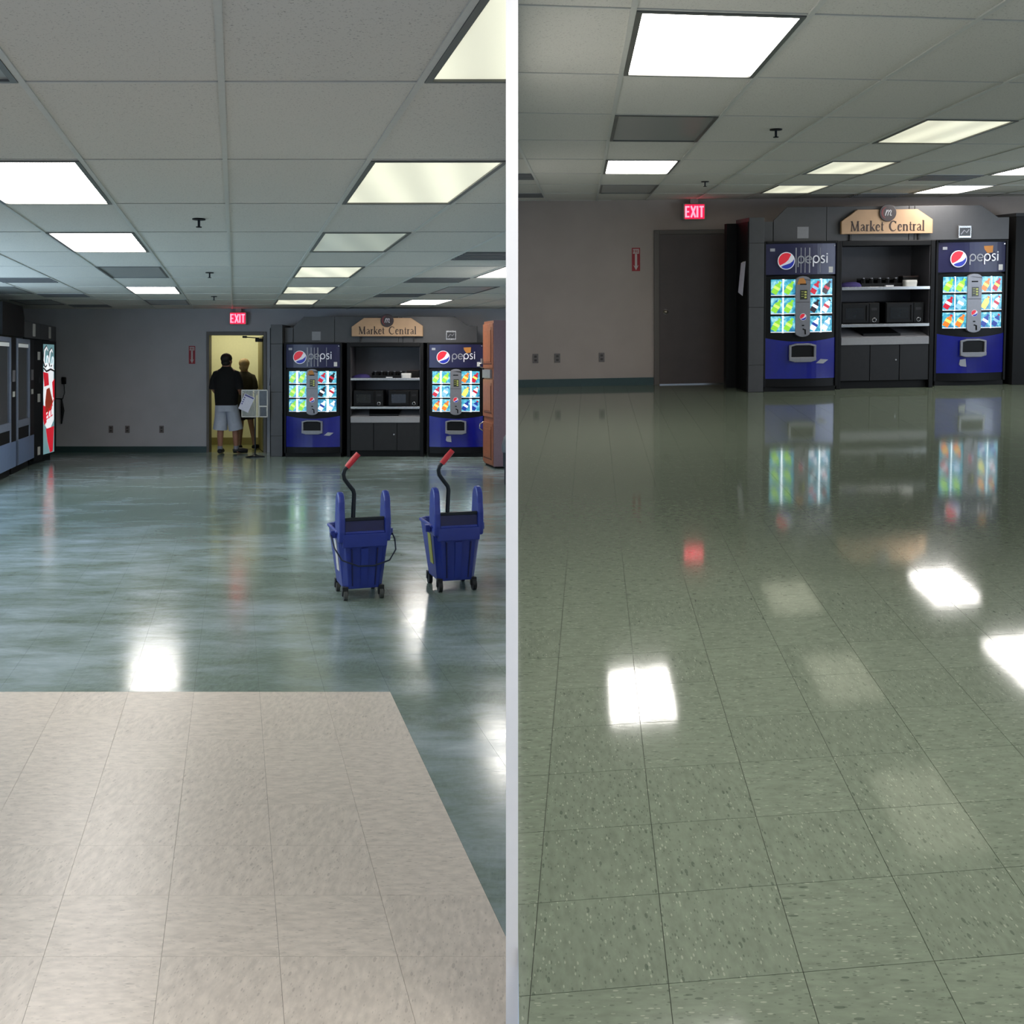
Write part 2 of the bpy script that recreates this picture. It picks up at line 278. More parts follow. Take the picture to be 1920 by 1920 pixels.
    def curved(s, x0, x1, z0, z1, bulge, hw, y0=0, th=.02, seg=14, ztop=None, zbot=None):
        """upright panel whose front bows out towards -Y"""
        yy = lambda x: y0-bulge*(1-(x/hw)**2)
        zt = ztop or (lambda x: z1); zb = zbot or (lambda x: z0)
        xs = [x0+(x1-x0)*i/seg for i in range(seg+1)]
        vs = []
        for x in xs: vs += [(x, yy(x), zb(x)), (x, yy(x), zt(x)), (x, yy(x)+th, zt(x)), (x, yy(x)+th, zb(x))]
        fs = []
        for i in range(seg):
            a = i*4; b = a+4
            fs += [(a, b, b+1, a+1), (a+1, b+1, b+2, a+2), (a+2, b+2, b+3, a+3), (a+3, b+3, b, a)]
        fs += [(0, 1, 2, 3), (seg*4+3, seg*4+2, seg*4+1, seg*4)]
        return s.add(vs, fs)
    def build(s, name, m, parent=None, bevel=0, matrix=None):
        me = bpy.data.meshes.new(name); me.from_pydata(s.v, [], s.f); me.materials.append(M[m] if isinstance(m, str) else m)
        me.polygons.foreach_set('use_smooth', s.sm); me.update()
        bm = bmesh.new(); bm.from_mesh(me); bmesh.ops.recalc_face_normals(bm, faces=bm.faces); bm.to_mesh(me); bm.free()
        o = bpy.data.objects.new(name, me); COL.objects.link(o)
        if parent: o.parent = parent
        if matrix is not None: o.matrix_world = matrix
        if bevel:
            b = o.modifiers.new('bevel', 'BEVEL'); b.width = bevel; b.segments = 2; b.limit_method = 'ANGLE'; b.angle_limit = .7
        return o
def tag(o, label=None, cat=None, group=None, kind=None):
    if label: o['label'] = label
    if cat: o['category'] = cat
    if group: o['group'] = group
    if kind: o['kind'] = kind
    return o
def place(o, RM, loc, rz=0): o.matrix_world = RM @ Matrix.Translation(loc) @ Matrix.Rotation(rz, 4, 'Z'); return o
def thing(name, label, cat, RM, loc, rz=0, group=None):
    o = bpy.data.objects.new(name, None); COL.objects.link(o); o.empty_display_size = .1
    tag(o, label, cat, group); return place(o, RM, loc, rz)
def struct(name, mb, m, RM=ML, bevel=0): o = mb.build(name, m, matrix=RM, bevel=bevel); o['kind'] = 'structure'; return o
def copy_tree(o, parent=None):
    c = o.copy(); COL.objects.link(c)
    if parent: c.parent = parent
    for ch in list(o.children): copy_tree(ch, c)
    return c
def arc(cx, cz, rx, rz, a0, a1, n=12): return [(cx+rx*math.cos(math.radians(a0+(a1-a0)*i/n)), cz+rz*math.sin(math.radians(a0+(a1-a0)*i/n))) for i in range(n+1)]

# ---------------------------------------------------------------- lettering drawn as strokes
TK, TN = .21, .085
def serif(x, z, w=.34): return ([(x-w/2, z), (x+w/2, z)], .07)
SER = {
 'M': (1.75, [([(.3, 0), (.36, 1.45)], TN), ([(.3, 1.45), (.86, .05)], TK), ([(.86, .05), (1.42, 1.45)], TN), ([(1.42, 0), (1.36, 1.45)], TK+.02), serif(.28, .03), serif(1.42, .03, .44), serif(.26, 1.42, .3), serif(1.46, 1.42, .3)]),
 'C': (1.45, [(arc(.78, .72, .58, .70, 42, 318, 22), [.07+.15*math.sin(PI*i/22) for i in range(23)]), ([(1.2, 1.42), (1.2, 1.05)], .07)]),
 'a': (.92, [([(.18, .78)]+arc(.42, .72, .24, .22, 160, 0, 8)+[(.66, .1)], [.1]+[.1]*8+[.2, .2]), ([(.66, .58), (.4, .5), (.2, .34), (.17, .18), (.3, .05), (.5, .08), (.66, .22)], [.07, .09, .14, .16, .12, .08, .06]), ([(.66, .1), (.86, .04)], .08)]),
 'r': (.7, [([(.24, 0), (.24, .95)], TK), ([(.24, .6), (.4, .86), (.6, .9)], [.07, .1, .17]), serif(.25, .03, .42), ([(.06, .9), (.24, .95)], .07)]),
 'k': (.98, [([(.22, 0), (.22, 1.48)], TK), ([(.28, .42), (.76, .92)], TN), ([(.4, .55), (.84, .03)], TK), serif(.23, .03, .4), serif(.84, .03, .3), serif(.72, .93, .3), ([(.04, 1.45), (.22, 1.48)], .07)]),
 'e': (.88, [([(.17, .54), (.7, .56)], .07), (arc(.45, .47, .29, .44, 8, 325, 18), [.08+.12*math.sin(PI*i/18) for i in range(19)])]),
 't': (.6, [([(.27, 1.28), (.27, .2), (.36, .06), (.54, .1)], [.12, .2, .14, .07]), ([(.06, .9), (.54, .9)], .08)]),
 'n': (1.1, [([(.24, 0), (.24, .95)], TK), ([(.24, .62), (.45, .9), (.68, .88), (.8, .68), (.8, 0)], [.07, .12, .15, .2, .2]), serif(.25, .03, .4), serif(.8, .03, .4), ([(.06, .9), (.24, .95)], .07)]),
 'l': (.5, [([(.24, 0), (.24, 1.5)], TK), serif(.25, .03, .42), ([(.06, 1.47), (.24, 1.5)], .07)]),
 ' ': (.75, [])}
PLAIN = {
 'E': (.8, [([(.1, 0), (.1, 1)], .16), ([(.1, .93), (.66, .93)], .14), ([(.1, .5), (.6, .5)], .14), ([(.1, .07), (.66, .07)], .14)]),
 'X': (.86, [([(.05, 0), (.75, 1)], .16), ([(.75, 0), (.05, 1)], .16)]), 'I': (.36, [([(.14, 0), (.14, 1)], .17)]),
 'T': (.8, [([(.38, 0), (.38, 1)], .16), ([(.02, .93), (.74, .93)], .14)]), 'F': (.76, [([(.1, 0), (.1, 1)], .16), ([(.1, .93), (.64, .93)], .14), ([(.1, .5), (.56, .5)], .14)]),
 'R': (.84, [([(.1, 0), (.1, 1)], .16), ([(.1, .93), (.5, .93), (.66, .74), (.5, .52), (.1, .52)], .14), ([(.38, .5), (.7, 0)], .15)])}
PW = .15
PEP = {'p': (1.06, [([(.14, -.42), (.14, .5)], PW), (arc(.54, .5, .41, .42, 0, 360, 22), PW)]),
 'e': (1.02, [(arc(.5, .5, .41, .42, 0, 318, 20), PW), ([(.12, .48), (.9, .48)], .10)]),
 's': (.74, [([(.6, .84), (.46, .92), (.26, .9), (.15, .76), (.2, .6), (.36, .52), (.54, .42), (.6, .26), (.5, .1), (.3, .06), (.1, .13)], PW)]),
 'i': (.36, [([(.16, .04), (.16, .92)], PW), ([(.16, 1.08), (.16, 1.24)], PW)])}
def write(mb, text, font, x, z, h, y, sx=1.0, gap=.06, slant=0, th=.003):
    for ch in text:
        adv, st = font[ch]
        for pts, w in st:
            mb.ribbon([(x+(p[0]+slant*p[1])*h*sx, z+p[1]*h) for p in pts], [q*h for q in w] if isinstance(w, list) else w*h, y, th)
        x += (adv+gap)*h*sx
    return x
def width(text, font, h, sx=1.0, gap=.06): return sum((font[c][0]+gap)*h*sx for c in text)

# ---------------------------------------------------------------- lattice pieces (floors, ceilings)
def clip(poly, planes):
    for (a, b, c) in planes:      # keep a*x+b*y >= c
        out = []; n = len(poly)
        for i in range(n):
            p, q = poly[i], poly[(i+1) % n]; dp = a*p[0]+b*p[1]-c; dq = a*q[0]+b*q[1]-c
            if dp >= 0: out.append(p)
            if (dp >= 0) != (dq >= 0):
                t = dp/(dp-dq); out.append((p[0]+t*(q[0]-p[0]), p[1]+t*(q[1]-p[1])))
        poly = out
        if len(poly) < 3: return []
    return poly
def parea(p): return abs(sum(p[i][0]*p[(i+1) % len(p)][1]-p[(i+1) % len(p)][0]*p[i][1] for i in range(len(p))))/2
class Lattice:
    def __init__(s, O, a, b): s.O, s.a, s.b = O, a, b
    def P(s, i, j): return (s.O[0]+i*s.a[0]+j*s.b[0], s.O[1]+i*s.a[1]+j*s.b[1])
    def cell(s, i, j, ga=0, gb=0, j1=None):
        j1 = j+1 if j1 is None else j1
        return [s.P(i+ga, j+gb), s.P(i+1-ga, j+gb), s.P(i+1-ga, j1-gb), s.P(i+ga, j1-gb)]
def lay(lat, cells, planes, z0, z1, g, parent, matf, name, limit=300, order=None):
    """each full cell shares one mesh; cells past the limit are joined"""
    protos = {}; rest = {}; n = 0
    cells = sorted(cells, key=order) if order else cells
    ga = g/math.hypot(*lat.a); gb = g/math.hypot(*lat.b)
    for (i, j) in cells:
        full = lat.cell(i, j, ga, gb); poly = clip(full, planes)
        if not poly or parea(poly) < 1e-4: continue
        mk = matf(i, j)
        if n < limit:
            n += 1; c = lat.P(i, j)
            if len(poly) == 4 and abs(parea(poly)-parea(full)) < 1e-7:
                if mk in protos: o = protos[mk].copy(); COL.objects.link(o)
                else:
                    o = MB().prism([(p[0]-c[0], p[1]-c[1]) for p in poly], z0, z1).build(name, mk, parent); protos[mk] = o
            else: o = MB().prism([(p[0]-c[0], p[1]-c[1]) for p in poly], z0, z1).build(name, mk, parent)
            o.parent = parent; o.location = (c[0], c[1], 0)
        else: rest.setdefault(mk, MB()).prism(poly, z0, z1)
    for mk, mb in rest.items(): mb.build('far_tiles', mk, parent)['kind'] = 'stuff'

# ================================================================ SETTING
H = 2.4
# partition between the two rooms
struct('wall_partition', MB().box(-.0135, .0135, 2.30, 18.9, -.35, 4.2), 'white')

# ---- first room (open doorway, mop buckets)
CL = Lattice((-.0425-.2667*3.33, 3.33), (.636, 0), (-.2667*1.273, 1.273))
PL = [(-1, 0, .0137), (1, .2667, -3.72), (0, -1, -17.4), (0, 1, -1.8)]
ceil_l = struct('ceiling', MB().prism(clip([(-9, -2), (1, -2), (1, 17.4), (-9, 17.4)], PL), H+.02, H+.04), 'deck')
LIGHTS_L = [(-2, -1, 'off', 'unlit ceiling panel cut by the left picture edge, above the mop bucket room'),
 (-2, 1, 'lit', 'large bright white ceiling panel nearest on the left in the mop bucket room'),
 (-2, 3, 'lit', 'second bright white ceiling panel of the left row in the mop bucket room'),
 (-2, 5, 'off', 'dark unlit ceiling panel between two bright ones, left row in the mop bucket room'),
 (-2, 7, 'lit', 'small far bright ceiling panel left of the exit sign in the mop bucket room'),
 (-2, 9, 'off', 'unlit ceiling panel of the left row next to the mop bucket room back wall'),
 (1, -1, 'yel', 'yellowish ceiling panel at the top, cut by the partition, above the mop buckets'),
 (1, 1, 'yel', 'large yellowish ceiling panel nearest above the mop buckets'),
 (1, 3, 'dim', 'faint grey-green ceiling panel, almost unlit, above the left mop bucket'),
 (1, 5, 'yel', 'third yellowish lit ceiling panel of the right row in the mop bucket room'),
 (1, 7, 'yel', 'small yellowish ceiling panel, second from the back wall of the mop bucket room'),
 (1, 9, 'yel', 'farthest small yellowish ceiling panel of the mop bucket room'),
 (4, 5, 'lit', 'bright white ceiling panel cut by the partition in the mop bucket room'),
 (4, 7, 'off', 'unlit ceiling panel beyond the bright one at the partition in the mop bucket room'),
 (4, 9, 'lit', 'far bright white ceiling panel above the sign of the mop bucket room'),
 (-5, 7, 'off', 'unlit ceiling panel above the snack machines on the left'),
 (-5, 9, 'off', 'unlit ceiling panel in the far left corner above the cola machine'),
 (-2, -3, 'lit', 'bright ceiling panel behind the viewer in the mop bucket room'),
 (1, -3, 'lit', 'second bright ceiling panel behind the viewer in the mop bucket room')]
VENTS_L = [(3, 4, 'nearest square ceiling vent on the right side of the mop bucket room'), (3, 6, 'middle square ceiling vent on the right side of the mop bucket room'),
 (3, 8, 'farthest square ceiling vent on the right side of the mop bucket room'), (-4, 6, 'nearest square ceiling vent on the left side of the mop bucket room'),
 (-4, 8, 'middle square ceiling vent on the left side of the mop bucket room'), (-4, 10, 'farthest square ceiling vent on the left side of the mop bucket room')]
# ---- second room (closed door, empty floor)
CR = Lattice((.5258, 4.9458), (.6508, .1141), (.0842, 1.2205))
WR = (-.05, 1, 13.45)     # back wall plane  y = 13.45 + .05 x
PR = [(1, -.00115, .0265), (.05, -1, -13.45), (0, 1, -1.2), (-1, 0, -9)]
ceil_r = struct('ceiling', MB().prism(clip([(0, -2), (9.5, -2), (9.5, 15), (0, 15)], PR), H+.02, H+.04), 'deck', MR)
LIGHTS_R = [(0, -1, 'lit', 'largest bright white ceiling panel at the top of the closed door room'),
 (0, 1, 'off', 'unlit grey ceiling panel between the two bright ones in the closed door room'),
 (0, 3, 'lit', 'bright white ceiling panel in front of the closed brown door'),
 (0, 5, 'off', 'farthest unlit ceiling panel, just before the closed brown door'),
 (3, 1, 'yel', 'largest yellowish ceiling panel in the closed door room'),
 (3, 3, 'yel', 'middle yellowish ceiling panel in the closed door room'),
 (3, 5, 'yel', 'farthest yellowish ceiling panel, left above the sign in the closed door room'),
 (6, 5, 'lit', 'far bright white ceiling panel above the right soda machine in the closed door room'),
 (6, 3, 'lit', 'bright white ceiling panel at the right picture edge in the closed door room'),
 (0, -3, 'lit', 'bright ceiling panel behind the viewer in the closed door room'),
 (3, -3, 'lit', 'second bright ceiling panel behind the viewer in the closed door room')]
VENTS_R = [(5, 4, 'nearer square ceiling vent on the right side of the closed door room'), (5, 6, 'farther square ceiling vent above the sign of the closed door room'),
 (-2, 4, 'nearer square ceiling vent at the partition in the closed door room'), (-2, 6, 'farther square ceiling vent at the partition in the closed door room')]

def build_ceiling(lat, ceil, planes, lights, vents, RM, irange, jrange, group):
    taken = {(i, j) for i, j, *_ in lights} | {(i, j) for i, j, *_ in vents}
    gx = .011
    lay(lat, [(i, j) for i in irange for j in jrange if (i, j) not in taken], planes, H, H+.014, gx-.001, ceil, lambda i, j: 'ceil', 'ceiling_tile', 300)
    ua = gx/math.hypot(*lat.a); ub = gx/math.hypot(*lat.b)
    for i in range(irange[0], irange[-1]+2):
        p = clip([lat.P(i-ua, jrange[0]), lat.P(i+ua, jrange[0]), lat.P(i+ua, jrange[-1]+1), lat.P(i-ua, jrange[-1]+1)], planes)
        if p: MB().prism(p, H-.006, H+.004).build('grid_bar', 'tbar', ceil)
    for j in range(jrange[0], jrange[-1]+2):
        p = clip([lat.P(irange[0], j-ub*.7), lat.P(irange[-1]+1, j-ub*.7), lat.P(irange[-1]+1, j+ub*.7), lat.P(irange[0], j+ub*.7)], planes)
        if p: MB().prism(p, H-.004, H+.0035).build('grid_bar', 'tbar', ceil)
    for i, j, kind, label in lights:
        c = lat.P(i, j); sh = lambda p: [(q[0]-c[0], q[1]-c[1]) for q in p]
        ga, gb = .012/math.hypot(*lat.a), .012/math.hypot(*lat.b); w = .022
        ha, hb = (.012+w)/math.hypot(*lat.a), (.012+w)/math.hypot(*lat.b)
        o4 = lat.cell(i, j, ga, gb); i4 = lat.cell(i, j, ha, hb)
        if not clip(i4, planes): continue
        t = thing('ceiling_light', label, 'light', RM, (c[0], c[1], 0), 0, group)
        fr = MB()
        for k in range(4):
            q = clip([o4[k], o4[(k+1) % 4], i4[(k+1) % 4], i4[k]], planes)
            if q: fr.prism(sh(q), H-.009, H+.02)
        fr.build('frame', 'fixture', t)
        MB().prism(sh(clip(i4, planes)), H-.001, H+.012).build('diffuser', kind, t)
    for i, j, label in vents:
        c = lat.P(i, j); sh = lambda p: [(q[0]-c[0], q[1]-c[1]) for q in p]
        ga = .012/math.hypot(*lat.a)
        o4 = clip(lat.cell(i, j, ga, .01, j+.52), planes)
        if not o4: continue
        # the other half of the bay is an ordinary tile
        r4 = clip([lat.P(i+ga, j+.53), lat.P(i+1-ga, j+.53), lat.P(i+1-ga, j+.99), lat.P(i+ga, j+.99)], planes)
        if r4: MB().prism(r4, H, H+.014).build('ceiling_tile', 'ceil', ceil)
        t = thing('ceiling_vent', label, 'vent', RM, (c[0], c[1], 0), 0, 'square ceiling vents')
        MB().prism(sh(o4), H+.004, H+.02).build('duct_plate', 'ventdark', t)
        for k in range(6):
            y0 = .02+k*.082
            q = clip([lat.P(i+ga, j+y0), lat.P(i+1-ga, j+y0), lat.P(i+1-ga, j+y0+.05), lat.P(i+ga, j+y0+.05)], planes)
            if q: MB().prism(sh(q), H-.012, H+.002).build('slat', 'vent', t)
build_ceiling(CL, ceil_l, PL, LIGHTS_L, VENTS_L, ML, range(-7, 8), range(-4, 12), 'ceiling panels of the mop bucket room')
build_ceiling(CR, ceil_r, PR, LIGHTS_R, VENTS_R, MR, range(-3, 13), range(-5, 8), 'ceiling panels of the closed door room')

# ---- floors
FL = Lattice((.709-.2667*4.741, 4.741), (.298, 0), (-.2667*.302, .302))
FPL = [(-1, 0, .0137), (1, .2667, -3.72), (0, -1, -17.4), (0, 1, 1.2)]
floor_l = struct('floor', MB().prism(clip([(-9, 1), (1, 1), (1, 17.4), (-9, 17.4)], FPL), -.05, -.004), 'slab')
lay(FL, [(i, j) for i in range(-16, 16) for j in range(-12, 43)], FPL, -.004, 0, .0004, floor_l,
    lambda i, j: 'cream' if (i < 0 and j < 0) else 'green_worn', 'floor_tile', 300, lambda c: c[1]+abs(c[0]+2)*.25)
FR = Lattice((.60, 2.085), (.29, .03), (.0243, .315))
FPR = [(1, -.00115, -.0060), (.05, -1, -13.45), (0, 1, 1.2), (-1, 0, -9)]
floor_r = struct('floor', MB().prism(clip([(0, 1), (9.5, 1), (9.5, 15), (0, 15)], FPR), -.05, -.004), 'slab', MR)
lay(FR, [(i, j) for i in range(-6, 30) for j in range(-7, 42)], FPR, -.004, 0, .0008, floor_r,
    lambda i, j: 'green', 'floor_tile', 300, lambda c: c[1]+abs(c[0]-1)*.3)

# ---- walls of the first room
wb = MB()
wb.box(-8.45, -5.068, 17.4, 17.52, 0, H+.04); wb.box(-4.149, -.0137, 17.4, 17.52, 0, H+.04); wb.box(-5.068, -4.149, 17.4, 17.52, 1.964, H+.04)
struct('wall_back', wb, 'wall_l')
wl = lambda y: -3.72-.2667*y
wlm = MB()
for ya, yb, za, zb_ in ((1.5, 6.2, 0, H+.04), (12.2, 17.4, 0, H+.04), (6.2, 12.2, 0, .82), (6.2, 12.2, 1.98, H+.04)):
    wlm.prism([(wl(ya), ya), (wl(yb), yb), (wl(yb)-.12, yb), (wl(ya)-.12, ya)], za, zb_)
struct('wall_left', wlm, 'wall_side')
wfl = MB()
for k in range(6):
    ya = 6.2+k*1.19; wfl.prism([(wl(ya)-.04, ya), (wl(ya+.05)-.04, ya+.05), (wl(ya+.05)-.09, ya+.05), (wl(ya)-.09, ya)], .82, 1.98)
for za in (.82, 1.93): wfl.prism([(wl(6.2)-.04, 6.2), (wl(12.2)-.04, 12.2), (wl(12.2)-.09, 12.2), (wl(6.2)-.09, 6.2)], za, za+.05)
struct('added_window', wfl, 'chrome')  # unseen window frame, added to go with the side fill light
struct('baseboard_back', MB().box(-8.3, -5.105, 17.385, 17.4, 0, .1), 'base_l')
df = MB(); df.box(-5.105, -5.062, 17.375, 17.53, 0, 2.018); df.box(-4.155, -4.105, 17.375, 17.53, 0, 2.018); df.box(-5.062, -4.155, 17.375, 17.53, 1.958, 2.018)
struct('trim_1', df, 'frame', bevel=.004)
# corridor behind the doorway
struct('floor', MB().box(-6.6, -3.3, 17.4, 19.05, -.05, -.001), 'corridor_floor')
struct('wall_corridor', MB().box(-6.6, -3.3, 19.05, 19.12, -.05, H+.04), 'corridor')
struct('wall_corridor', MB().box(-6.66, -6.6, 17.53, 19.12, -.05, H+.04), 'corridor')
struct('wall_corridor', MB().box(-3.3, -3.24, 17.52, 19.12, -.05, H+.04), 'corridor')
struct('ceiling', MB().box(-6.6, -3.3, 17.52, 19.12, H+.0, H+.04), 'corridor')
struct('baseboard_corridor', MB().box(-6.6, -3.3, 19.035, 19.05, 0, .13), 'olive')
# open door leaf, hinged on the right jamb and swung into the corridor
dl = MB().box(0, .85, -.022, .022, .01, 1.945).build('door_1', 'olive', bevel=.003); place(dl, ML, (-4.19, 17.54, 0), PI/2+.32); dl['kind'] = 'structure'
MB().cyl((.78, -.022, .95), .028, -.06, 'y', 14).build('door_knob', 'brass', dl)
t = thing('door_closer', 'dark metal door closer arm at the top of the open doorway', 'door closer', ML, (-4.19, 17.54, 1.9))
MB().box(-.13, -.01, -.05, .0, -.05, .01).build('closer_body', 'black', t, .006)
MB().tube([(-.07, -.03, .015), (-.3, -.05, .03)], .008, 8).build('closer_arm', 'black', t)
MB().box(-.34, -.27, -.07, -.03, .015, .05).build('arm_bracket', 'black', t, .004)

# ---- walls of the second room
def along(p, RM=MR): return p
def wr(x, d=0): return 13.45+.05*x-d
struct('wall_back', MB().prism([(.03, wr(.03)), (9.1, wr(9.1)), (9.1, wr(9.1)+.12), (.03, wr(.03)+.12)], 0, H+.04), 'wall_r', MR)
wrr = MB(); wrr.box(9.0, 9.12, 1.2, 5.6, 0, H+.04); wrr.box(9.0, 9.12, 11.4, 13.9, 0, H+.04); wrr.box(9.0, 9.12, 5.6, 11.4, 0, .7); wrr.box(9.0, 9.12, 5.6, 11.4, 2.05, H+.04)
struct('wall_right', wrr, 'wall_r', MR)
wf = MB()
for k in range(6): wf.box(8.99, 9.05, 5.6+k*1.15, 5.65+k*1.15, .7, 2.05)
wf.box(8.99, 9.05, 5.6, 11.4, .7, .75); wf.box(8.99, 9.05, 5.6, 11.4, 2.0, 2.05)
struct('window_1', wf, 'chrome', MR)
struct('baseboard_back', MB().prism([(.03, wr(.03, .014)), (1.85, wr(1.85, .014)), (1.85, wr(1.85)), (.03, wr(.03))], 0, .1), 'base_l', MR)
struct('baseboard_back', MB().prism([(2.83, wr(2.83, .014)), (3.0, wr(3.0, .014)), (3.0, wr(3.0)), (2.83, wr(2.83))], 0, .1), 'base_l', MR)
A2 = math.atan(.05)
d2 = MB().box(0, .87, -.012, 0, .015, 1.955).build('door_2', 'door', bevel=.002); place(d2, MR, (1.925, wr(1.925), 0), A2); d2['kind'] = 'structure'
k = MB().cyl((.08, -.012, .955), .034, -.008, 'y', 18); k.cyl((.08, -.02, .955), .012, -.03, 'y', 12); k.ball((.08, -.062, .955), .027, .018, .027)
k.build('door_knob', 'brass', d2)
df = MB(); df.box(-.07, -.002, -.03, .0, 0, 2.01); df.box(.872, .94, -.03, .0, 0, 2.01); df.box(-.002, .872, -.03, .0, 1.957, 2.01)
o = df.build('trim_2', 'frame', bevel=.004); place(o, MR, (1.925, wr(1.925), 0), A2); o['kind'] = 'structure'
o = MB().box(.0, .87, -.03, -.0, 0, .012).build('trim_3', 'chrome'); place(o, MR, (1.925, wr(1.925), 0), A2); o['kind'] = 'structure'

# ================================================================ WALL FITTINGS
def outlet(label, RM, loc, rz, group):
    t = thing('wall_outlet', label, 'outlet', RM, loc, rz, group)
    MB().box(-.038, .038, -.007, 0, -.06, .06).build('cover_plate', 'plate', t, .003)
    for z in (-.024, .024): MB().box(-.017, .017, -.0095, -.006, z-.014, z+.014).build('socket', 'plate_d', t, .003)
for x, s in ((-6.71, 'left of three'), (-6.434, 'middle of three'), (-5.862, 'right of three')):
    outlet('small wall outlet, %s low on the back wall of the mop bucket room' % s, ML, (x, 17.4, .385), 0, 'outlets of the mop bucket room')
for x, s in ((.306, 'left of three'), (.59, 'middle of three'), (1.169, 'right of three')):
    outlet('small wall outlet, %s low on the back wall of the closed door room' % s, MR, (x, wr(x), .374), A2, 'outlets of the closed door room')
def fire_sign(label, RM, loc, rz):
    t = thing('fire_arrow_sign', label, 'sign', RM, loc, rz)
    MB().box(-.053, .053, -.004, 0, -.15, .15).build('sign_plate', 'sign_red', t)
    a = MB().prism([(-.04, .075), (.04, .075), (.04, .135), (-.04, .135)], -.0055, -.004, 'y')
    a.prism([(-.014, .07), (.014, .07), (.014, -.09), (.034, -.07), (0, -.14), (-.034, -.07), (-.014, -.09)], -.0055, -.004, 'y')
    a.build('arrow', 'sign_w', t)
    l = MB(); h = .036; write(l, 'FIRE', PLAIN, -width('FIRE', PLAIN, h, .72)/2+.001, .087, h, -.0065, .72); l.build('lettering', 'sign_red', t)
fire_sign('narrow red fire sign with white down arrow beside the open doorway', ML, (-5.353, 17.4, 1.63), 0)
fire_sign('narrow red fire sign with white down arrow left of the closed door', MR, (1.623, wr(1.623), 1.637), A2)
def exit_sign(label, RM, loc, rz):
    t = thing('exit_sign', label, 'exit sign', RM, loc, rz)
    MB().box(-.145, .145, -.04, .05, -.105, .105).build('housing', 'exit_box', t, .01)
    MB().box(-.125, .125, -.046, -.04, -.09, .09).build('red_face', 'exit', t, .003)
    l = MB(); h = .145; write(l, 'EXIT', PLAIN, -width('EXIT', PLAIN, h, .56)/2+.004, -.073, h, -.05, .56); l.build('lettering', 'exit_w', t)
    MB().box(-.05, .05, -.02, .03, .105, .165).build('mount', 'exit_box', t)
exit_sign('glowing red exit sign above the open doorway', ML, (-4.55, 17.3, 2.235), 0)
exit_sign('glowing red exit sign above the closed brown door', MR, (2.36, wr(2.36, .1), 2.235), A2)
def sprinkler(label, RM, x, y, s=1.0):
    t = thing('sprinkler', label, 'sprinkler', RM, (x, y, H))
    MB().cyl((0, 0, -.008), .04*s, .008, 'z', 18).build('cover_ring', 'black_matt', t)
    MB().cyl((0, 0, -.05*s), .008, .045*s, 'z', 10).build('stem', 'steel_k', t)
    d = MB().cyl((0, 0, -.055*s), .018*s, .005, 'z', 12); d.build('deflector', 'black_matt', t)
sprinkler('nearest ceiling sprinkler in the mop bucket room', ML, -1.957, 6.5)
sprinkler('middle ceiling sprinkler in the mop bucket room', ML, -3.015, 10.37)
sprinkler('farthest tiny ceiling sprinkler in the mop bucket room', ML, -4.04, 14.1)
sprinkler('nearest ceiling sprinkler in the closed door room', MR, 1.748, 6.912)
sprinkler('farther ceiling sprinkler before the exit sign in the closed door room', MR, 2.017, 10.852)
t = thing('wall_box', 'small black box with a hanging cord on the far left back wall', 'box', ML, (-7.486, 17.4, 1.2))
MB().box(-.035, .035, -.05, 0, -.06, .06).build('housing', 'black_matt', t, .012)
MB().tube([(0, -.02, -.06), (.01, -.02, -.2), (-.02, -.02, -.3)], .006, 6).build('cord', 'black_matt', t)
t = thing('hanging_bar', 'thin dark bar hanging below the black box beside the cola machine', 'bar', ML, (-7.52, 17.4, .9))
MB().box(-.1, .01, -.05, 0, -.01, .005).build('bracket', 'black_matt', t)
MB().tube([(0, -.04, 0), (.02, -.04, -.2), (0, -.04, -.42)], [.012, .03, .012], 8).build('bar', 'black_matt', t)

# ================================================================ VENDING BAY
def globe(parent, x, z, r, y, grey=False):
    g = parent
    MB().prism(arc(x, z, r, r, 0, 360, 36)[:-1], y, y+.004, 'y').build('logo_disc', 'print_grey' if grey else 'print_w', g)
    q = r*.9
    # red cap: upper left, blue cap: lower right, leaving a rising white wave between them
    top = arc(x, z, q, q, 52, 214, 20)
    wave = [(x-q*.5, z-q*.42), (x-q*.1, z-q*.2), (x+q*.25, z+q*.12), (x+q*.45, z+q*.48)]
    MB().prism(top+wave, y-.002, y, 'y').build('logo_red', 'red_ink', g)
    low = arc(x, z, q, q, 228, 372, 18)
    wave2 = [(x+q*.82, z-q*.05), (x+q*.5, z-q*.3), (x+q*.05, z-q*.46), (x-q*.35, z-q*.58)]
    MB().prism(low+wave2, y-.002, y, 'y').build('logo_blue', 'blue_ink', g)

BOT = [(-.16, -1), (.16, -1), (.2, -.94), (.2, -.3), (.17, -.1), (.2, .1), (.19, .3), (.08, .62), (.07, .9), (-.07, .9), (-.08, .62), (-.19, .3), (-.2, .1), (-.17, -.1), (-.2, -.3), (-.2, -.94)]
def bottle(card, body, label, cap):
    a = math.radians(-30); s = .082
    rot = lambda pts: [((x*2.2*math.cos(a)-z*math.sin(a))*s, (x*2.2*math.sin(a)+z*math.cos(a))*s) for x, z in pts]
    b = MB().prism(rot(BOT), -.0075, -.006, 'y').build('bottle_print', body, card)
    MB().prism(rot([(-.21, -.28), (.21, -.28), (.21, .12), (-.21, .12)]), -.0085, -.0075, 'y').build('bottle_print', label, card)
    MB().prism(rot([(-.09, .78), (.09, .78), (.09, 1), (-.09, 1)]), -.0085, -.0075, 'y').build('bottle_print', cap, card)
G = ('b_green', 'b_lime', 'b_green')
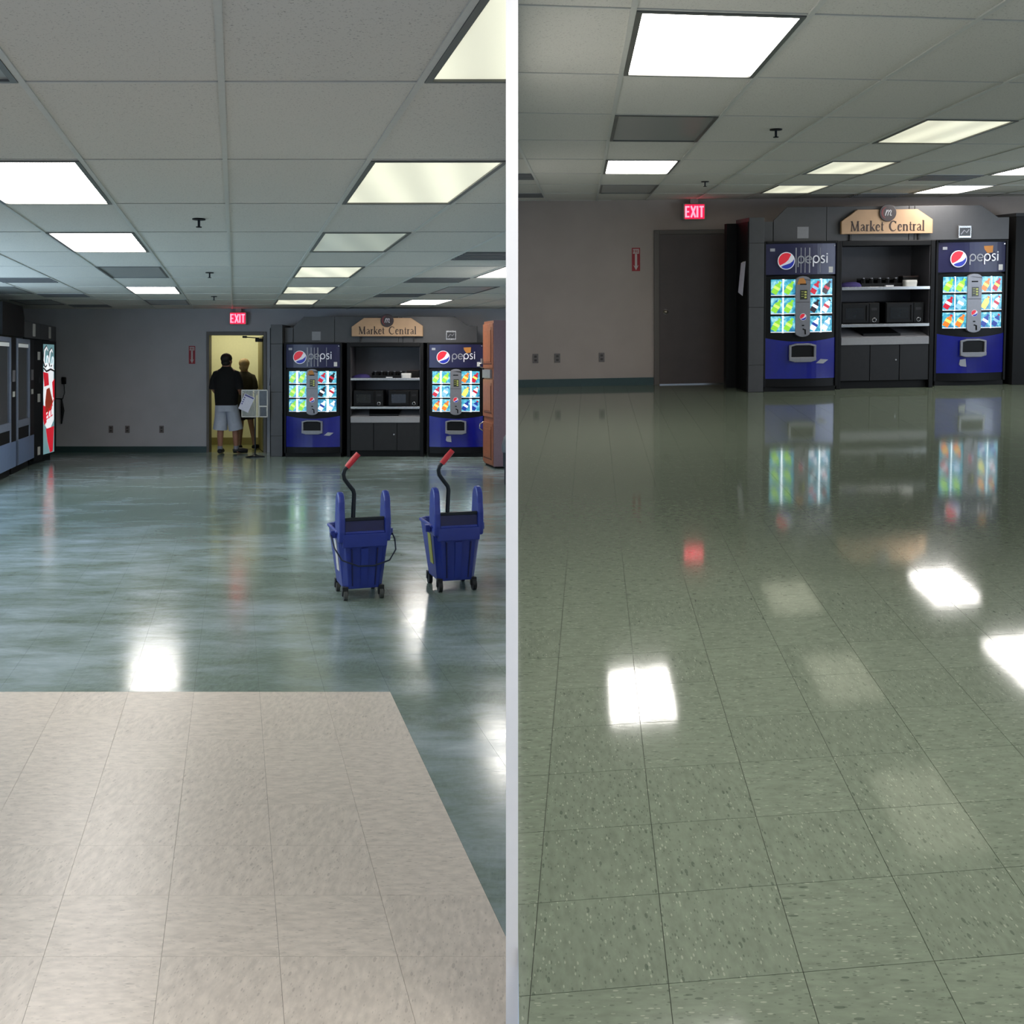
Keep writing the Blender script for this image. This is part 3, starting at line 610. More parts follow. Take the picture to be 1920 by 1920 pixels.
DRINKS1 = [[G, G, ('b_red', 'b_sky', 'b_red'), ('b_dark', 'b_red', 'b_dark')],
           [G, G, ('b_dark', 'b_white', 'b_dark'), ('b_white', 'b_red', 'b_dark')],
           [G, G, ('b_white', 'b_blue', 'b_white'), ('b_white', 'b_sky', 'b_white')]]
DRINKS2 = [[G, G, ('b_orange', 'b_yellow', 'b_orange'), ('b_red', 'b_yellow', 'b_red')],
           [('b_red', 'b_white', 'b_red'), ('b_sky', 'b_white', 'b_blue'), ('b_yellow', 'b_lime', 'b_orange'), ('b_white', 'b_red', 'b_red')],
           [('b_orange', 'b_yellow', 'b_red'), ('b_orange', 'b_yellow', 'b_orange'), ('b_blue', 'b_white', 'b_blue'), ('b_blue', 'b_sky', 'b_red')]]
def soda_machine(label, RM, loc, rz, drinks, variant, glow, group):
    hw, B = .45, .07
    yy = lambda x: -B*(1-(x/hw)**2)
    t = thing('vending_machine', label, 'vending machine', RM, loc, rz, group)
    MB().box(-.46, .46, .03, .8, .03, 1.82).build('cabinet', 'black', t, .01)
    f = MB(); f.box(-.46, -.43, -.02, .03, .06, 1.82); f.box(.43, .46, -.02, .03, .06, 1.82); f.box(-.43, .43, -.03, .03, 1.79, 1.82)
    f.build('door_frame', 'black', t, .006)
    MB().box(-.44, .44, .0, .7, 0, .1).build('base', 'black_matt', t)
    hp = MB().curved(-.43, .43, 1.42, 1.79, B, hw, 0, .03); hd = hp.build('header_panel', 'blue_deep', t)
    MB().curved(-.43, .43, .16, .66, B, hw, 0, .03, ztop=lambda x: .66-.05*(1-(x/hw)**2)).build('lower_panel', 'blue', t)
    MB().curved(-.43, .43, .06, .16, B*.9, hw, .005, .03).build('kick_strip', 'black', t)
    MB().curved(-.43, .43, .6, 1.42, B*.8, hw, .0, .03, ztop=lambda x: 1.39+.03*(1-(x/hw)**2), zbot=lambda x: .64-.04*(1-(x/hw)**2)).build('selection_surround', 'black', t)
    # header print
    globe(hd, -.20, 1.585, .105, yy(-.2)-.016)
    l = MB(); write(l, 'pe', PEP, -.068, 1.55, .096, yy(0)-.006, .9); l.build('lettering', 'print_grey', hd)
    l = MB(); write(l, 'psi', PEP, -.074+width('pe', PEP, .096, .9), 1.553, .096, yy(.0)-.006, .9); l.build('lettering', 'print_w', hd)
    MB().box(-.385, -.31, yy(-.35)-.005, yy(-.35)+.01, 1.70, 1.735).build('sticker', 'print_grey', hd)
    MB().box(.33, .385, yy(.36)-.006, yy(.36)+.01, 1.44 if variant == 1 else 1.44, 1.51).build('sticker', 'white_p', hd)
    if variant == 1:
        for x, w in ((-.08, .006), (-.02, .004), (.03, .004), (.085, .007), (.22, .003)):
            MB().box(x-w, x+w, yy(x)-.0015, yy(x)+.01, 1.44, 1.74).build('scratch_mark', 'print_grey', hd)
    else:
        MB().prism([(.12, 1.74), (.24, 1.745), (.235, 1.66), (.17, 1.65), (.13, 1.70)], yy(.18)-.006, yy(.18)+.01, 'y').build('sticker', 'orange_sticker', hd)
    # cards: two columns on each side of the coin column
    xs = [(-.378, -.232), (-.228, -.082), (.082, .228), (.232, .378)]
    xc = [-.305, -.158, .158, .305]
    for r in range(3):
        zc = 1.265-r*.222
        for c in range(4):
            x = xc[c]; ang = math.atan(-2*B*.8*x/hw**2)*-1
            cd_ = MB().box(-.071, .071, -.006, .006, -.098, .098).build('selection_card', 'cardm', t, .004)
            cd_.location = (x, yy(x)*.8-.02, zc); cd_.rotation_euler = (0, 0, ang)
            bottle(cd_, *drinks[r][c])
            MB().box(-.071, .071, -.0065, -.0061, -.098, -.088).add([], []).build('card_edge', 'print_glow', cd_)
        for sx in (-.2315, .2315):
            MB().box(sx-glow, sx+glow, yy(sx)*.8-.0275, yy(sx)*.8, zc-.1, zc+.1).build('lamp_gap', 'tube', t)
    # coin column
    pts = [(-.09, .74)]+arc(0, .72, .09, .05, 180, 360, 8)+[(.09, 1.36)]+arc(0, 1.35, .09, .05, 0, 180, 8)
    yc = -B-.008
    cc = MB().prism(pts[1:], yc-.022, 0, 'y').build('coin_column', 'silver', t, .006)
    MB().box(-.035, .05, yc-.026, yc-.02, 1.12, 1.235).build('display', 'lcd', cc)
    dg = MB()
    for k in range(3): dg.box(.015, .04, yc-.028, yc-.026, 1.135+k*.032, 1.155+k*.032); dg.box(-.025, .005, yc-.028, yc-.026, 1.155+k*.028, 1.16+k*.028)
    dg.build('display_digits', 'lcd_on', cc)
    MB().box(-.04, .04, yc-.025, yc-.02, 1.295, 1.31).build('bill_slot', 'black', cc)
    MB().box(-.08, .08, yc-.024, yc-.02, 1.085, 1.09).build('column_seam', 'seam', cc)
    globe(cc, 0, .91, .042, yc-.028)
    MB().box(-.012, .016, yc-.025, yc-.02, .80, .815).build('coin_slot', 'black', cc)
    MB().tube([(.0, yc-.026, .765), (.03, yc-.026, .755), (.032, yc-.026, .70)], .008, 8).build('coin_return', 'black', cc)
    if variant == 1: MB().prism([(-.075, 1.30), (.03, 1.30), (.03, 1.34), (0, 1.38), (-.05, 1.37)], yc-.025, yc-.02, 'y').build('sticker', 'orange_sticker', cc)
    # delivery door
    yd = -B-.01
    fr = MB()
    outer = arc(0, .56, .165, .03, 170, 10, 8)+[(.165, .4)]+arc(0, .38, .155, .03, -10, -170, 8)+[(-.165, .4)]
    inner = [(-.138, .41), (-.138, .545), (-.07, .56), (.07, .56), (.138, .545), (.138, .41)]
    fr.prism([(-.165, .38), (-.138, .38), (-.138, .57), (-.165, .57)], yd-.03, yd, 'y'); fr.prism([(.138, .38), (.165, .38), (.165, .57), (.138, .57)], yd-.03, yd, 'y')
    fr.prism([(-.165, .57), (-.08, .59), (.08, .59), (.165, .57), (.15, .55), (.08, .568), (-.08, .568), (-.15, .55)], yd-.032, yd, 'y')
    fr.prism([(-.165, .385), (-.165, .425), (.165, .425), (.165, .385), (.1, .365), (-.1, .365)], yd-.036, yd, 'y')
    fr.build('delivery_frame', 'silver', t, .004)
    MB().box(-.14, .14, yd-.008, yd+.004, .42, .565).build('delivery_opening', 'black', t)
    if variant == 1:
        MB().prism([(.18, .345), (.24, .395), (.33, .385), (.27, .34)], yy(.25)-.012, yy(.25)+.01, 'y').build('peeled_sticker', 'print_grey', t)
    else:
        MB().prism([(-.16, .27), (-.15, .33), (-.08, .34), (-.07, .24), (-.14, .25)], yy(-.12)-.008, yy(-.12)+.01, 'y').build('peeled_sticker', 'print_grey', t)
    MB().cyl((.41, yy(.42)-.004, 1.765), .008, -.006, 'y', 10).build('lock', 'chrome', t)
    return t

def bay_structure(RM, o, rz, who, vis_panel, wide):
    """slate surround: column with seams, black side panel, header of five panels with cut corners"""
    X = lambda x: x
    t = thing('surround_column', 'slate grey column at the left end of the vending wall in the %s' % who, 'column', RM, (o[0], o[1], 0), rz)
    zz = [0, .33, 1.03, 1.80, 2.11]
    for a, b in zip(zz, zz[1:]): MB().box(0, .185, 0, .6, a+.002, b-.002).build('panel', 'slate', t, .003)
    MB().box(.008, .177, .008, .55, 0, 2.10).build('core', 'seam', t)
    MB().box(-wide, -.014, .5, .62, 0, 2.06).build('side_panel', 'black', t)
    MB().box(-.012, -.001, .012, .5, 0, 2.06).build('side_panel', 'black', t)
def header(RM, loc, rz, who):
    t = thing('header_fascia', 'dark slate header with cut corners above the machines in the %s' % who, 'header', RM, loc, rz)
    MB().box(.0, .135, 0, .02, 1.82, 2.066).build('panel', 'slate', t, .003)
    xs = [.145, .80, 1.84, 2.0, 2.98]
    MB().prism([(.145, 1.82), (.80, 1.82), (.80, 2.24), (.31, 2.24), (.145, 2.08)], 0, .02, 'y').build('panel', 'slate', t, .003)
    MB().box(.806, 1.83, 0, .02, 1.82, 2.24).build('panel', 'slate', t, .003)
    MB().box(1.836, 1.90, 0, .02, 1.82, 2.24).build('panel', 'slate', t, .003)
    MB().prism([(1.906, 1.82), (3.1, 1.82), (3.1, 2.09), (2.96, 2.09), (2.74, 2.24), (1.906, 2.24)], 0, .02, 'y').build('panel', 'slate', t, .003)
    MB().prism([(.01, 1.82), (3.09, 1.82), (3.09, 2.06), (2.9, 2.09), (2.7, 2.2), (.35, 2.2), (.17, 2.06), (.01, 2.05)], .02, .05, 'y').build('backing', 'seam', t)
    MB().box(.44, .58, -.003, 0, 1.86, 2.0).build('faded_sticker', 'counter', t)
    return t
def market_sign(label, RM, loc, rz):
    t = thing('hanging_sign', label, 'sign', RM, loc, rz)
    face = [(-.565, 0), (.565, 0), (.565, .165), (.375, .29), (-.37, .29), (-.565, .15)]
    MB().prism([(x*1.012, z*1.02-.003) for x, z in face], -.03, 0, 'y').build('board_edge', 'tan_edge', t)
    MB().prism(face, -.036, -.03, 'y').build('board', 'tan', t)
    l = MB(); h = .085
    w1 = width('Market', SER, h, .92, .0); w2 = width('Central', SER, h, .92, .0)
    write(l, 'Market', SER, -.465, .03, h, -.04, .86, .0); write(l, 'Central', SER, .47-width('Central', SER, h, .86, .0), .03, h, -.04, .86, .0)
    l.build('lettering', 'ink', t)
    e = MB().prism(arc(0, .25, .105, .105, 0, 360, 30)[:-1], -.055, -.036, 'y').build('emblem', 'emblem', t, .004)
    MB().ribbon(arc(-.012, .25, .06, .07, 100, 250, 10), [.008+.014*math.sin(PI*i/10) for i in range(11)], -.058).build('swoosh', 'maroon', e)
    m = MB(); h = .07
    for pts, w in (([(.0, 0), (.28, 1)], .12), ([(.22, .62), (.52, 1.0), (.66, .86), (.42, 0)], .1), ([(.62, .62), (.92, 1.0), (1.06, .86), (.86, .1), (1.0, 0), (1.12, .14)], .1)):
        m.ribbon([(-.035+p[0]*h, .215+p[1]*h) for p in pts], w*h*1.3, -.059)
    m.build('lettering', 'pale', e)
    for x in (-.44, .42): MB().box(x-.012, x+.012, .0, .02, -.09, 0).build('hanger', 'seam', t)
def plaque(label, RM, loc, rz):
    t = thing('wall_plaque', label, 'plaque', RM, loc, rz)
    MB().box(-.08, .08, -.008, 0, -.075, .075).build('plate', 'chrome', t, .003)
    MB().box(-.068, .068, -.010, -.008, -.05, .05).build('picture', 'photo', t)
    MB().ribbon([(-.05, -.03), (-.01, .02), (.02, -.01), (.05, .03)], .012, -.012).build('relief_mark', 'silver', t)

def shelf_unit(label, RM, loc, rz):
    W2 = .61
    t = thing('microwave_shelf_unit', label, 'shelf unit', RM, loc, rz)
    sd = MB(); sd.box(-W2, -W2+.055, 0, .62, 0, 1.82); sd.box(W2-.055, W2, 0, .62, 0, 1.82); sd.box(-W2+.055, W2-.055, 0, .62, 1.755, 1.82)
    sd.build('frame', 'black', t, .006)
    MB().box(-W2+.055, W2-.055, .55, .58, .6, 1.755).build('back_panel', 'shelf_in', t)
    for x in (-W2+.055, W2-.062): MB().box(x, x+.007, .02, .55, .6, 1.755).build('side_lining', 'shelf_in', t)
    for z in (1.245, .79):
        s_ = MB().box(-W2+.062, W2-.062, .02, .55, z-.02, z).build('shelf', 'grey_dark', t)
        MB().box(-W2+.058, W2-.058, 0, .02, z-.027, z+.012).build('shelf_edge', 'chrome', s_, .003)
    MB().add([(-.55, 0, .635), (.55, 0, .635), (.55, .5, .76), (-.55, .5, .76), (-.55, 0, .545), (.55, 0, .545), (.55, .5, .545), (-.55, .5, .545)],
             [(0, 1, 2, 3), (4, 7, 6, 5), (0, 4, 5, 1), (1, 5, 6, 2), (2, 6, 7, 3), (3, 7, 4, 0)]).build('counter', 'counter', t)
    for x in (-.554, -.182, .19): MB().box(x+.002, x+.366, .012, .03, .1, .54).build('cabinet_door', 'grey_dark', t, .003)
    MB().box(-.55, .55, .03, .5, .1, .54).build('cabinet_body', 'black_matt', t)
    MB().cyl((.14, .012, .355), .011, -.01, 'y', 10).build('lock', 'chrome', t)
    MB().box(-.55, .55, .07, .45, 0, .1).build('plinth', 'black_matt', t)
    return t
def microwave(label, RM, loc, rz, g):
    t = thing('microwave', label, 'microwave', RM, loc, rz, g)
    MB().box(-.24, .24, 0, .36, .01, .27).build('case', 'black', t, .008)
    d = MB().box(-.235, .105, -.018, 0, .018, .262).build('door', 'black', t, .006)
    MB().box(-.19, .04, -.021, -.018, .065, .205).build('window', 'glass', d)
    MB().box(.07, .085, -.03, -.018, .05, .235).build('handle', 'black_matt', d, .003)
    p = MB().box(.11, .235, -.016, 0, .018, .262).build('control_panel', 'black_matt', t, .004)
    MB().box(.135, .205, -.018, -.016, .175, .205).build('display', 'grey_dark', p)
    MB().add([], []).tube([(.17+.024*math.cos(a*PI/8), -.02, .055+.024*math.sin(a*PI/8)) for a in range(17)], .0045, 6).build('dial_ring', 'chrome', p)
    MB().cyl((.17, -.016, .055), .02, -.012, 'y', 14).build('dial', 'black', p)
def shelf_items(RM, loc, rz, who):
    def P(x, y, z):
        c, s = math.cos(rz), math.sin(rz); return (loc[0]+c*x-s*y, loc[1]+s*x+c*y, z)
    g = 'microwaves in the %s' % who
    microwave('black microwave on the left of the middle shelf in the %s' % who, RM, P(-.28, .1, .79), rz, g)
    microwave('black microwave on the right of the middle shelf in the %s' % who, RM, P(.28, .1, .79), rz, g)
    t = thing('cloth_bundle', 'purple cloth bundle on the left of the upper shelf in the %s' % who, 'cloth', RM, P(-.405, .15, 1.247), rz)
    MB().loft([(0, 0, 0, .15, .1), (.0, 0, .03, .15, .1), (.02, 0, .055, .11, .08), (.03, 0, .07, .05, .04)], 18).build('folded_cloth', 'purple', t)
    t = thing('condiment_rack', 'long black condiment rack on the upper shelf in the %s' % who, 'rack', RM, P(.02, .23, 1.247), rz)
    r = MB(); r.box(-.26, .26, -.06, .1, 0, .015); r.box(-.26, .26, .08, .1, 0, .11); r.box(-.26, .26, -.06, -.05, 0, .05)
    for k in range(6): r.box(-.26+k*.103, -.255+k*.103, -.06, .1, 0, .09)
    r.build('tray_body', 'black_matt', t)
    for k in range(5):
        c = MB().cyl((-.207+k*.103, .02, .015), .03, .09, 'z', 12).build('canister', 'black', t)
        MB().cyl((-.207+k*.103, .02, .105), .016, .012, 'z', 10).build('lid', 'silver', c)
    t = thing('white_container', 'rounded white plastic container on the right of the upper shelf in the %s' % who, 'container', RM, P(.33, .08, 1.247), rz)
    MB().loft([(0, 0, 0, .075, .05), (0, 0, .055, .08, .055), (0, 0, .06, .082, .057), (0, 0, .08, .076, .05)], 24, 5).build('tub', 'white_p', t)
    MB().loft([(0, 0, .078, .08, .055), (0, 0, .086, .078, .053)], 24, 5).build('lid', 'white_p', t)
    t = thing('dark_carton', 'dark brown carton behind the white container in the %s' % who, 'carton', RM, P(.42, .32, 1.247), rz)
    MB().box(-.1, .1, -.06, .08, 0, .13).build('box_body', 'black_matt', t, .004); MB().box(-.1, .1, -.062, .082, .12, .134).build('lid_flap', 'ink', t)
    t = thing('card_pad', 'small pale card pad on the upper shelf in the %s' % who, 'pad', RM, P(.06, .05, 1.247), rz)
    MB().box(-.05, .05, -.015, .02, 0, .022).build('pad_block', 'white_p', t, .002); MB().box(-.05, .05, -.016, .021, .022, .026).build('top_sheet', 'paper', t)
    t = thing('black_tray', 'black tray lying on the sloping counter in the %s' % who, 'tray', RM, P(-.03, .25, .70), rz)
    tr = MB().add([(-.23, -.2, -.030), (.24, -.2, -.030), (.2, .2, .070), (-.28, .2, .070), (-.23, -.2, -.048), (.24, -.2, -.048), (.2, .2, .052), (-.28, .2, .052)],
             [(0, 1, 2, 3), (4, 7, 6, 5), (0, 4, 5, 1), (1, 5, 6, 2), (2, 6, 7, 3), (3, 7, 4, 0)]).build('tray_base', 'black_matt', t)
    MB().box(-.23, .24, -.206, -.196, -.05, -.02).build('tray_lip', 'black', t)

# first room: fronts run parallel to the back wall
WA, WB = 'mop bucket room', 'closed door room'
bay_structure(ML, (-3.85, 16.6), 0, WA, 0, .13)
header(ML, (-3.66, 16.74, 0), 0, WA)
gm = 'blue soda machines'
soda_machine('blue soda vending machine with green cards, left of the microwaves in the mop bucket room', ML, (-3.165, 16.56, 0), 0, DRINKS1, 1, .026, gm)
soda_machine('blue soda vending machine with mixed cards, beside the wooden cabinet in the mop bucket room', ML, (-.89, 16.56, 0), 0, DRINKS2, 2, .020, gm)
shelf_unit('black shelf unit with microwaves between the soda machines in the mop bucket room', ML, (-2.02, 16.56, 0), 0)
shelf_items(ML, (-2.02, 16.56), 0, WA)
market_sign('tan cut-corner sign reading Market Central in the mop bucket room', ML, (-2.0, 16.70, 1.925), 0)
plaque('small square metal plaque above the right soda machine in the mop bucket room', ML, (-.98, 16.74, 1.94), 0)
# second room
bay_structure(MR, (2.865, 12.56), A2, WB, 0, .14)
header(MR, (3.075, 12.80, 0), A2, WB)
soda_machine('blue soda vending machine with green cards, left of the microwaves in the closed door room', MR, (3.505, 12.62, 0), A2, DRINKS1, 1, .010, gm)
soda_machine('blue soda vending machine with mixed cards, at the right edge of the closed door room', MR, (5.745, 13.02, 0), A2, DRINKS2, 2, .004, gm)
shelf_unit('black shelf unit with microwaves between the soda machines in the closed door room', MR, (4.6, 12.78, 0), A2)
shelf_items(MR, (4.6, 12.78), A2, WB)
market_sign('tan cut-corner sign reading Market Central in the closed door room', MR, (4.61, 12.85, 1.905), A2)
plaque('small square metal plaque above the right soda machine in the closed door room', MR, (5.60, 12.90, 1.915), A2)
t = thing('end_column', 'dark column beyond the right soda machine in the closed door room', 'column', MR, (6.27, 12.98, 0), A2)
MB().box(0, .3, 0, .6, 0, 2.1).build('column_body', 'black_matt', t, .004); MB().box(-.01, .31, -.01, .61, 2.1, 2.14).build('cap', 'seam', t)
for RM, loc, rz, who in ((ML, (-3.863, 16.66, 1.32), 0, 'mop bucket room'), (MR, (2.85, 12.66, 1.37), A2, 'closed door room')):
    t = thing('hanging_paper', 'white paper sheet hanging on the side of the slate column in the %s' % who, 'paper', RM, loc, rz)
    MB().add([(-.004, 0, .22), (-.004, .2, .20), (-.05, .16, -.16), (-.035, .02, -.2), (0, 0, .22), (0, .2, .2), (-.046, .16, -.16), (-.031, .02, -.2)],
             [(0, 1, 2, 3), (7, 6, 5, 4), (0, 4, 5, 1), (1, 5, 6, 2), (2, 6, 7, 3), (3, 7, 4, 0)]).build('sheet', 'paper', t)
    MB().box(-.006, .002, .06, .12, .19, .215).build('tape', 'white_p', t)

# ================================================================ LEFT SIDE OF THE FIRST ROOM
def along_wall(y0, x0): return (x0-.2667*y0, y0, 0)
RZL = math.atan2(1, -.2667)          # local +X runs away from the viewer along the left wall; front faces -Y local = into the room
def snack_machine(label, y, w):
    t = thing('snack_machine', label, 'vending machine', ML, along_wall(y, -2.93), RZL, 'snack machines by the left wall')
    MB().box(0, w, .04, .8, .1, 1.83).build('cabinet', 'grill', t, .008)
    MB().box(.02, w-.02, .06, .7, 0, .1).build('plinth', 'black_matt', t)
    d = MB(); d.box(.0, .07, -.02, .04, .12, 1.83); d.box(w-.34, w-.30, -.02, .04, .12, 1.83); d.box(.07, w-.34, -.02, .04, 1.77, 1.83); d.box(.07, w-.34, -.02, .04, .62, .72)
    d.build('door_frame', 'grill', t, .006)
    MB().box(.07, w-.34, .0, .04, .72, 1.77).build('glass_front', 'glass', t)
    MB().box(.09, w-.36, -.006, .0, 1.71, 1.76).build('lamp_strip', 'lit_white', t)
    MB().box(.0, w, -.02, .04, .12, .46).build('lower_panel', 'snack_low', t, .006)
    MB().box(.07, w-.34, -.005, .04, .46, .62).build('delivery_flap', 'black_matt', t)
    cpl = MB().box(w-.30, w, -.02, .04, .46, 1.83).build('control_panel', 'black', t, .005)
    MB().box(w-.24, w-.08, -.026, -.02, 1.25, 1.40).build('keypad', 'silver', cpl)
    MB().box(w-.22, w-.1, -.026, -.02, 1.05, 1.12).build('bill_slot', 'white_p', cpl)
snack_machine('silver framed snack machine with dark glass, next to the cola machine', 13.93, 1.2)
snack_machine('silver snack machine cut by the left picture edge', 12.7, 1.18)
t = thing('cola_machine', 'tall black cola machine with glowing bottle picture by the left wall', 'vending machine', ML, along_wall(15.13, -2.95), RZL-.13)
MB().box(0, 1.05, .03, .8, .08, 1.83).build('cabinet', 'black', t, .01)
MB().box(.03, 1.02, .05, .7, 0, .08).build('base', 'black_matt', t)
MB().box(.0, .40, -.03, .03, .06, 1.83).build('service_panel', 'black', t, .01)
for z in (1.6, .98, .2): MB().box(.16, .27, -.034, -.03, z-.06, z+.06).build('sticker', 'white_p', t)
MB().box(.18, .28, -.034, -.03, 1.2, 1.28).build('coin_plate', 'grey_dark', t)
g_ = MB().box(.42, 1.0, -.02, .03, .12, 1.78).build('picture_panel', 'cola_print', t, .006)
f_ = MB(); f_.box(.40, .42, -.03, .03, .1, 1.83); f_.box(1.0, 1.05, -.03, .03, .1, 1.83); f_.box(.42, 1.0, -.03, .03, 1.78, 1.83); f_.build('picture_frame', 'black', t)
p_ = MB(); p_.prism([(.5, 1.5), (.95, 1.45), (.97, .62), (.72, .45), (.55, .55), (.46, 1.0)], -.0225, -.02, 'y'); p_.build('print_splash', 'cola_white', g_)
p_ = MB(); p_.prism([(.45, 1.36), (.68, 1.34), (.72, 1.16), (.5, 1.14)], -.025, -.0225, 'y')
p_.prism([(.88, 1.2), (.99, 1.25), (.99, .92), (.92, .98)], -.025, -.0225, 'y'); p_.prism([(.43, .86), (.56, .84), (.6, .6), (.5, .56), (.43, .7)], -.025, -.0225, 'y')
p_.prism([(.58, .5), (.97, .52), (.9, .14), (.78, .13), (.66, .3)], -.025, -.0225, 'y'); p_.build('print_red', 'cola_red', g_)
p_ = MB(); p_.prism([(.6, 1.1), (.74, 1.12), (.9, .9), (.84, .78), (.56, .74), (.53, .9)], -.0265, -.025, 'y'); p_.build('bottle_print', 'cola_brown', g_)
l = MB()
for ox, sc_ in ((.46, 1), (.72, .9)):
    l.ribbon([(ox+x*sc_, 1.43+z*sc_) for x, z in [(.21, .25), (.14, .31), (.04, .25), (.0, .1), (.07, .0), (.17, .04)]], [.04, .05, .07, .07, .05, .03], -.0245)
l.ribbon([(.46, 1.42), (.6, 1.38), (.8, 1.41), (.98, 1.37)], [.02, .05, .05, .02], -.0245)
l.build('print_outline', 'cola_dark', g_)
l = MB(); h = .2
for ox, sc_ in ((.46, 1), (.72, .9)):   # flowing script: C o / c a
    l.ribbon([(ox+x*sc_, 1.44+z*sc_) for x, z in [(.2, .24), (.14, .29), (.05, .24), (.02, .1), (.08, .02), (.16, .05)]], [.02, .03, .045, .045, .03, .015], -.027)
    l.ribbon([(ox+.14+x*sc_, 1.44+z*sc_) for x, z in arc(.05, .09, .045, .07, 60, 420, 12)], .028, -.027)
l.ribbon([(.46, 1.44), (.6, 1.40), (.8, 1.43), (.98, 1.39)], [.01, .03, .03, .01], -.027)
l.build('lettering', 'cola_white', g_)
l = MB()
for k in range(3): l.ribbon([(.55+.12*k+x, .62+.02*k+z) for x, z in [(.12, .18), (.06, .2), (.01, .12), (.03, .02), (.12, .04)]], [.01, .02, .035, .03, .01], -.0265)
l.ribbon([(.5, .66), (.66, .72), (.82, .84), (.96, .94)], [.012, .03, .03, .012], -.0265)
l.build('lettering', 'cola_red', g_)
t = thing('side_header', 'dark slate header panels above the snack and cola machines on the left', 'header', ML, along_wall(14.35, -2.90), RZL)
MB().box(.02, 1.25, 0, .03, 1.85, 2.08).build('panel', 'slate', t, .003)
MB().box(1.26, 2.62, 0, .03, 1.85, 2.08).build('panel', 'slate', t, .003)
MB().prism([(-1.4, 1.85), (.0, 1.85), (.0, 2.12), (-.12, 2.27), (-1.4, 2.27)], 0, .03, 'y').build('tall_panel', 'black_matt', t, .003)
for x in (.70, 2.02): MB().box(x-.09, x+.09, -.006, 0, 1.88, 2.06).build('white_plaque', 'white_p', t)
MB().box(2.64, 2.72, .1, .5, 0, 2.08).build('end_panel', 'slate', t)

# wooden cabinet and bench by the partition
RZC = math.atan2(1, -.2667)+PI       # front (local -Y) faces the room's left
t = thing('wooden_cabinet', 'tall cherry wood cabinet with panel doors beside the right soda machine', 'cabinet', ML, (-.430, 15.30, 0), RZC)
# local +X runs toward the viewer, local +Y toward the partition
MB().box(0, .62, .02, .21, .03, 2.10).build('cabinet_body', 'wood', t, .004)
MB().box(.62, .632, .01, .21, .03, 2.10).build('end_panel', 'side_p', t)
MB().box(.02, .6, .04, .2, 0, .03).build('plinth', 'black_matt', t)
for nm, z0, z1 in (('upper_door', 1.42, 2.06), ('middle_door', .72, 1.26), ('lower_door', .06, .64)):
    d = MB().box(.01, .61, 0, .02, z0, z1).build(nm, 'wood', t, .004)
    MB().box(.08, .5, -.008, 0, z0+.09, z1-.09).build('raised_panel', 'wood', d, .006)
    MB().box(.50, .53, -.002, .001, z0+.05, z1-.05).build('groove', 'wood_d', d)
    MB().box(.06, .54, -.003, .001, z0+.055, z0+.07).build('groove', 'wood_d', d)
MB().box(.02, .5, -.012, .02, 1.28, 1.40).build('open_niche', 'counter', t)
MB().tube([(.03, 0, .63), (.03, -.05, .60), (.03, -.055, .54), (.03, 0, .50)], .009, 8).build('handle', 'chrome', t)
MB().tube([(.03, 0, 1.5), (.03, -.05, 1.48), (.03, -.05, 1.44), (.03, 0, 1.42)], .009, 8).build('handle', 'chrome', t)
MB().box(-.005, .04, -.03, .0, 1.48, 1.56).build('hinge', 'counter', t)
t = thing('side_bench', 'low grey bench cut by the partition in the mop bucket room', 'bench', ML, (-.075, 13.0, 0))
MB().loft([(0, 0, .40, .05, .30), (0, 0, .47, .055, .32), (0.01, 0, .56, .04, .24), (.02, 0, .60, .02, .1)], 20, 4).build('seat', 'grey_m', t)
MB().box(-.035, .05, -.26, .26, .22, .40).build('apron', 'grey_k', t)
for y in (-.2, .2): MB().box(-.02, .03, y-.03, y+.03, 0, .22).build('leg', 'grey_k', t)

# ================================================================ SIGN STAND, PEOPLE
t = thing('sign_stand', 'clear sign holder with papers on a black pole in the open doorway', 'sign stand', ML, (-4.075, 16.5, 0))
MB().loft([(0, 0, 0, .15, .13), (0, 0, .012, .15, .13), (0, 0, .03, .05, .045), (0, 0, .05, .02, .02)], 28).build('base', 'steel_k', t)
MB().cyl((0, 0, .03), .012, 1.0, 'z', 12).build('pole', 'steel_k', t)
MB().box(-.21, .20, -.02, -.012, .64, 1.07).build('clear_panel', 'acrylic', t)
f = MB()
for b in ((-.21, .20, 1.058, 1.072), (-.21, .20, .636, .648), (-.212, -.202, .64, 1.07), (.192, .202, .64, 1.07), (.06, .07, .64, 1.07), (.07, .2, .80, .815)): f.box(b[0], b[1], -.024, -.012, b[2], b[3])
f.build('panel_frame', 'white_p', t)
MB().box(.072, .192, -.022, -.019, .82, 1.055).build('poster', 'photo', t)
MB().box(.085, .18, -.022, -.019, .65, .795).build('poster', 'photo', t)
a = -.42; R_ = lambda x, z: (-.13+x*math.cos(a)-z*math.sin(a), .86+x*math.sin(a)+z*math.cos(a))
pp = MB().prism([R_(-.085, -.13), R_(.085, -.13), R_(.085, .13), R_(-.085, .13)], -.034, -.028, 'y').build('notice_paper', 'paper', t)
pi_ = MB(); pi_.prism([R_(-.075, .10), R_(.075, .10), R_(.075, .122), R_(-.075, .122)], -.036, -.034, 'y')
for k in range(4): pi_.prism([R_(-.07, .06-.035*k), R_(-.05, .06-.035*k), R_(-.05, .078-.035*k), R_(-.07, .078-.035*k)], -.036, -.034, 'y')
pi_.build('printed_lines', 'paper_ink', pp)

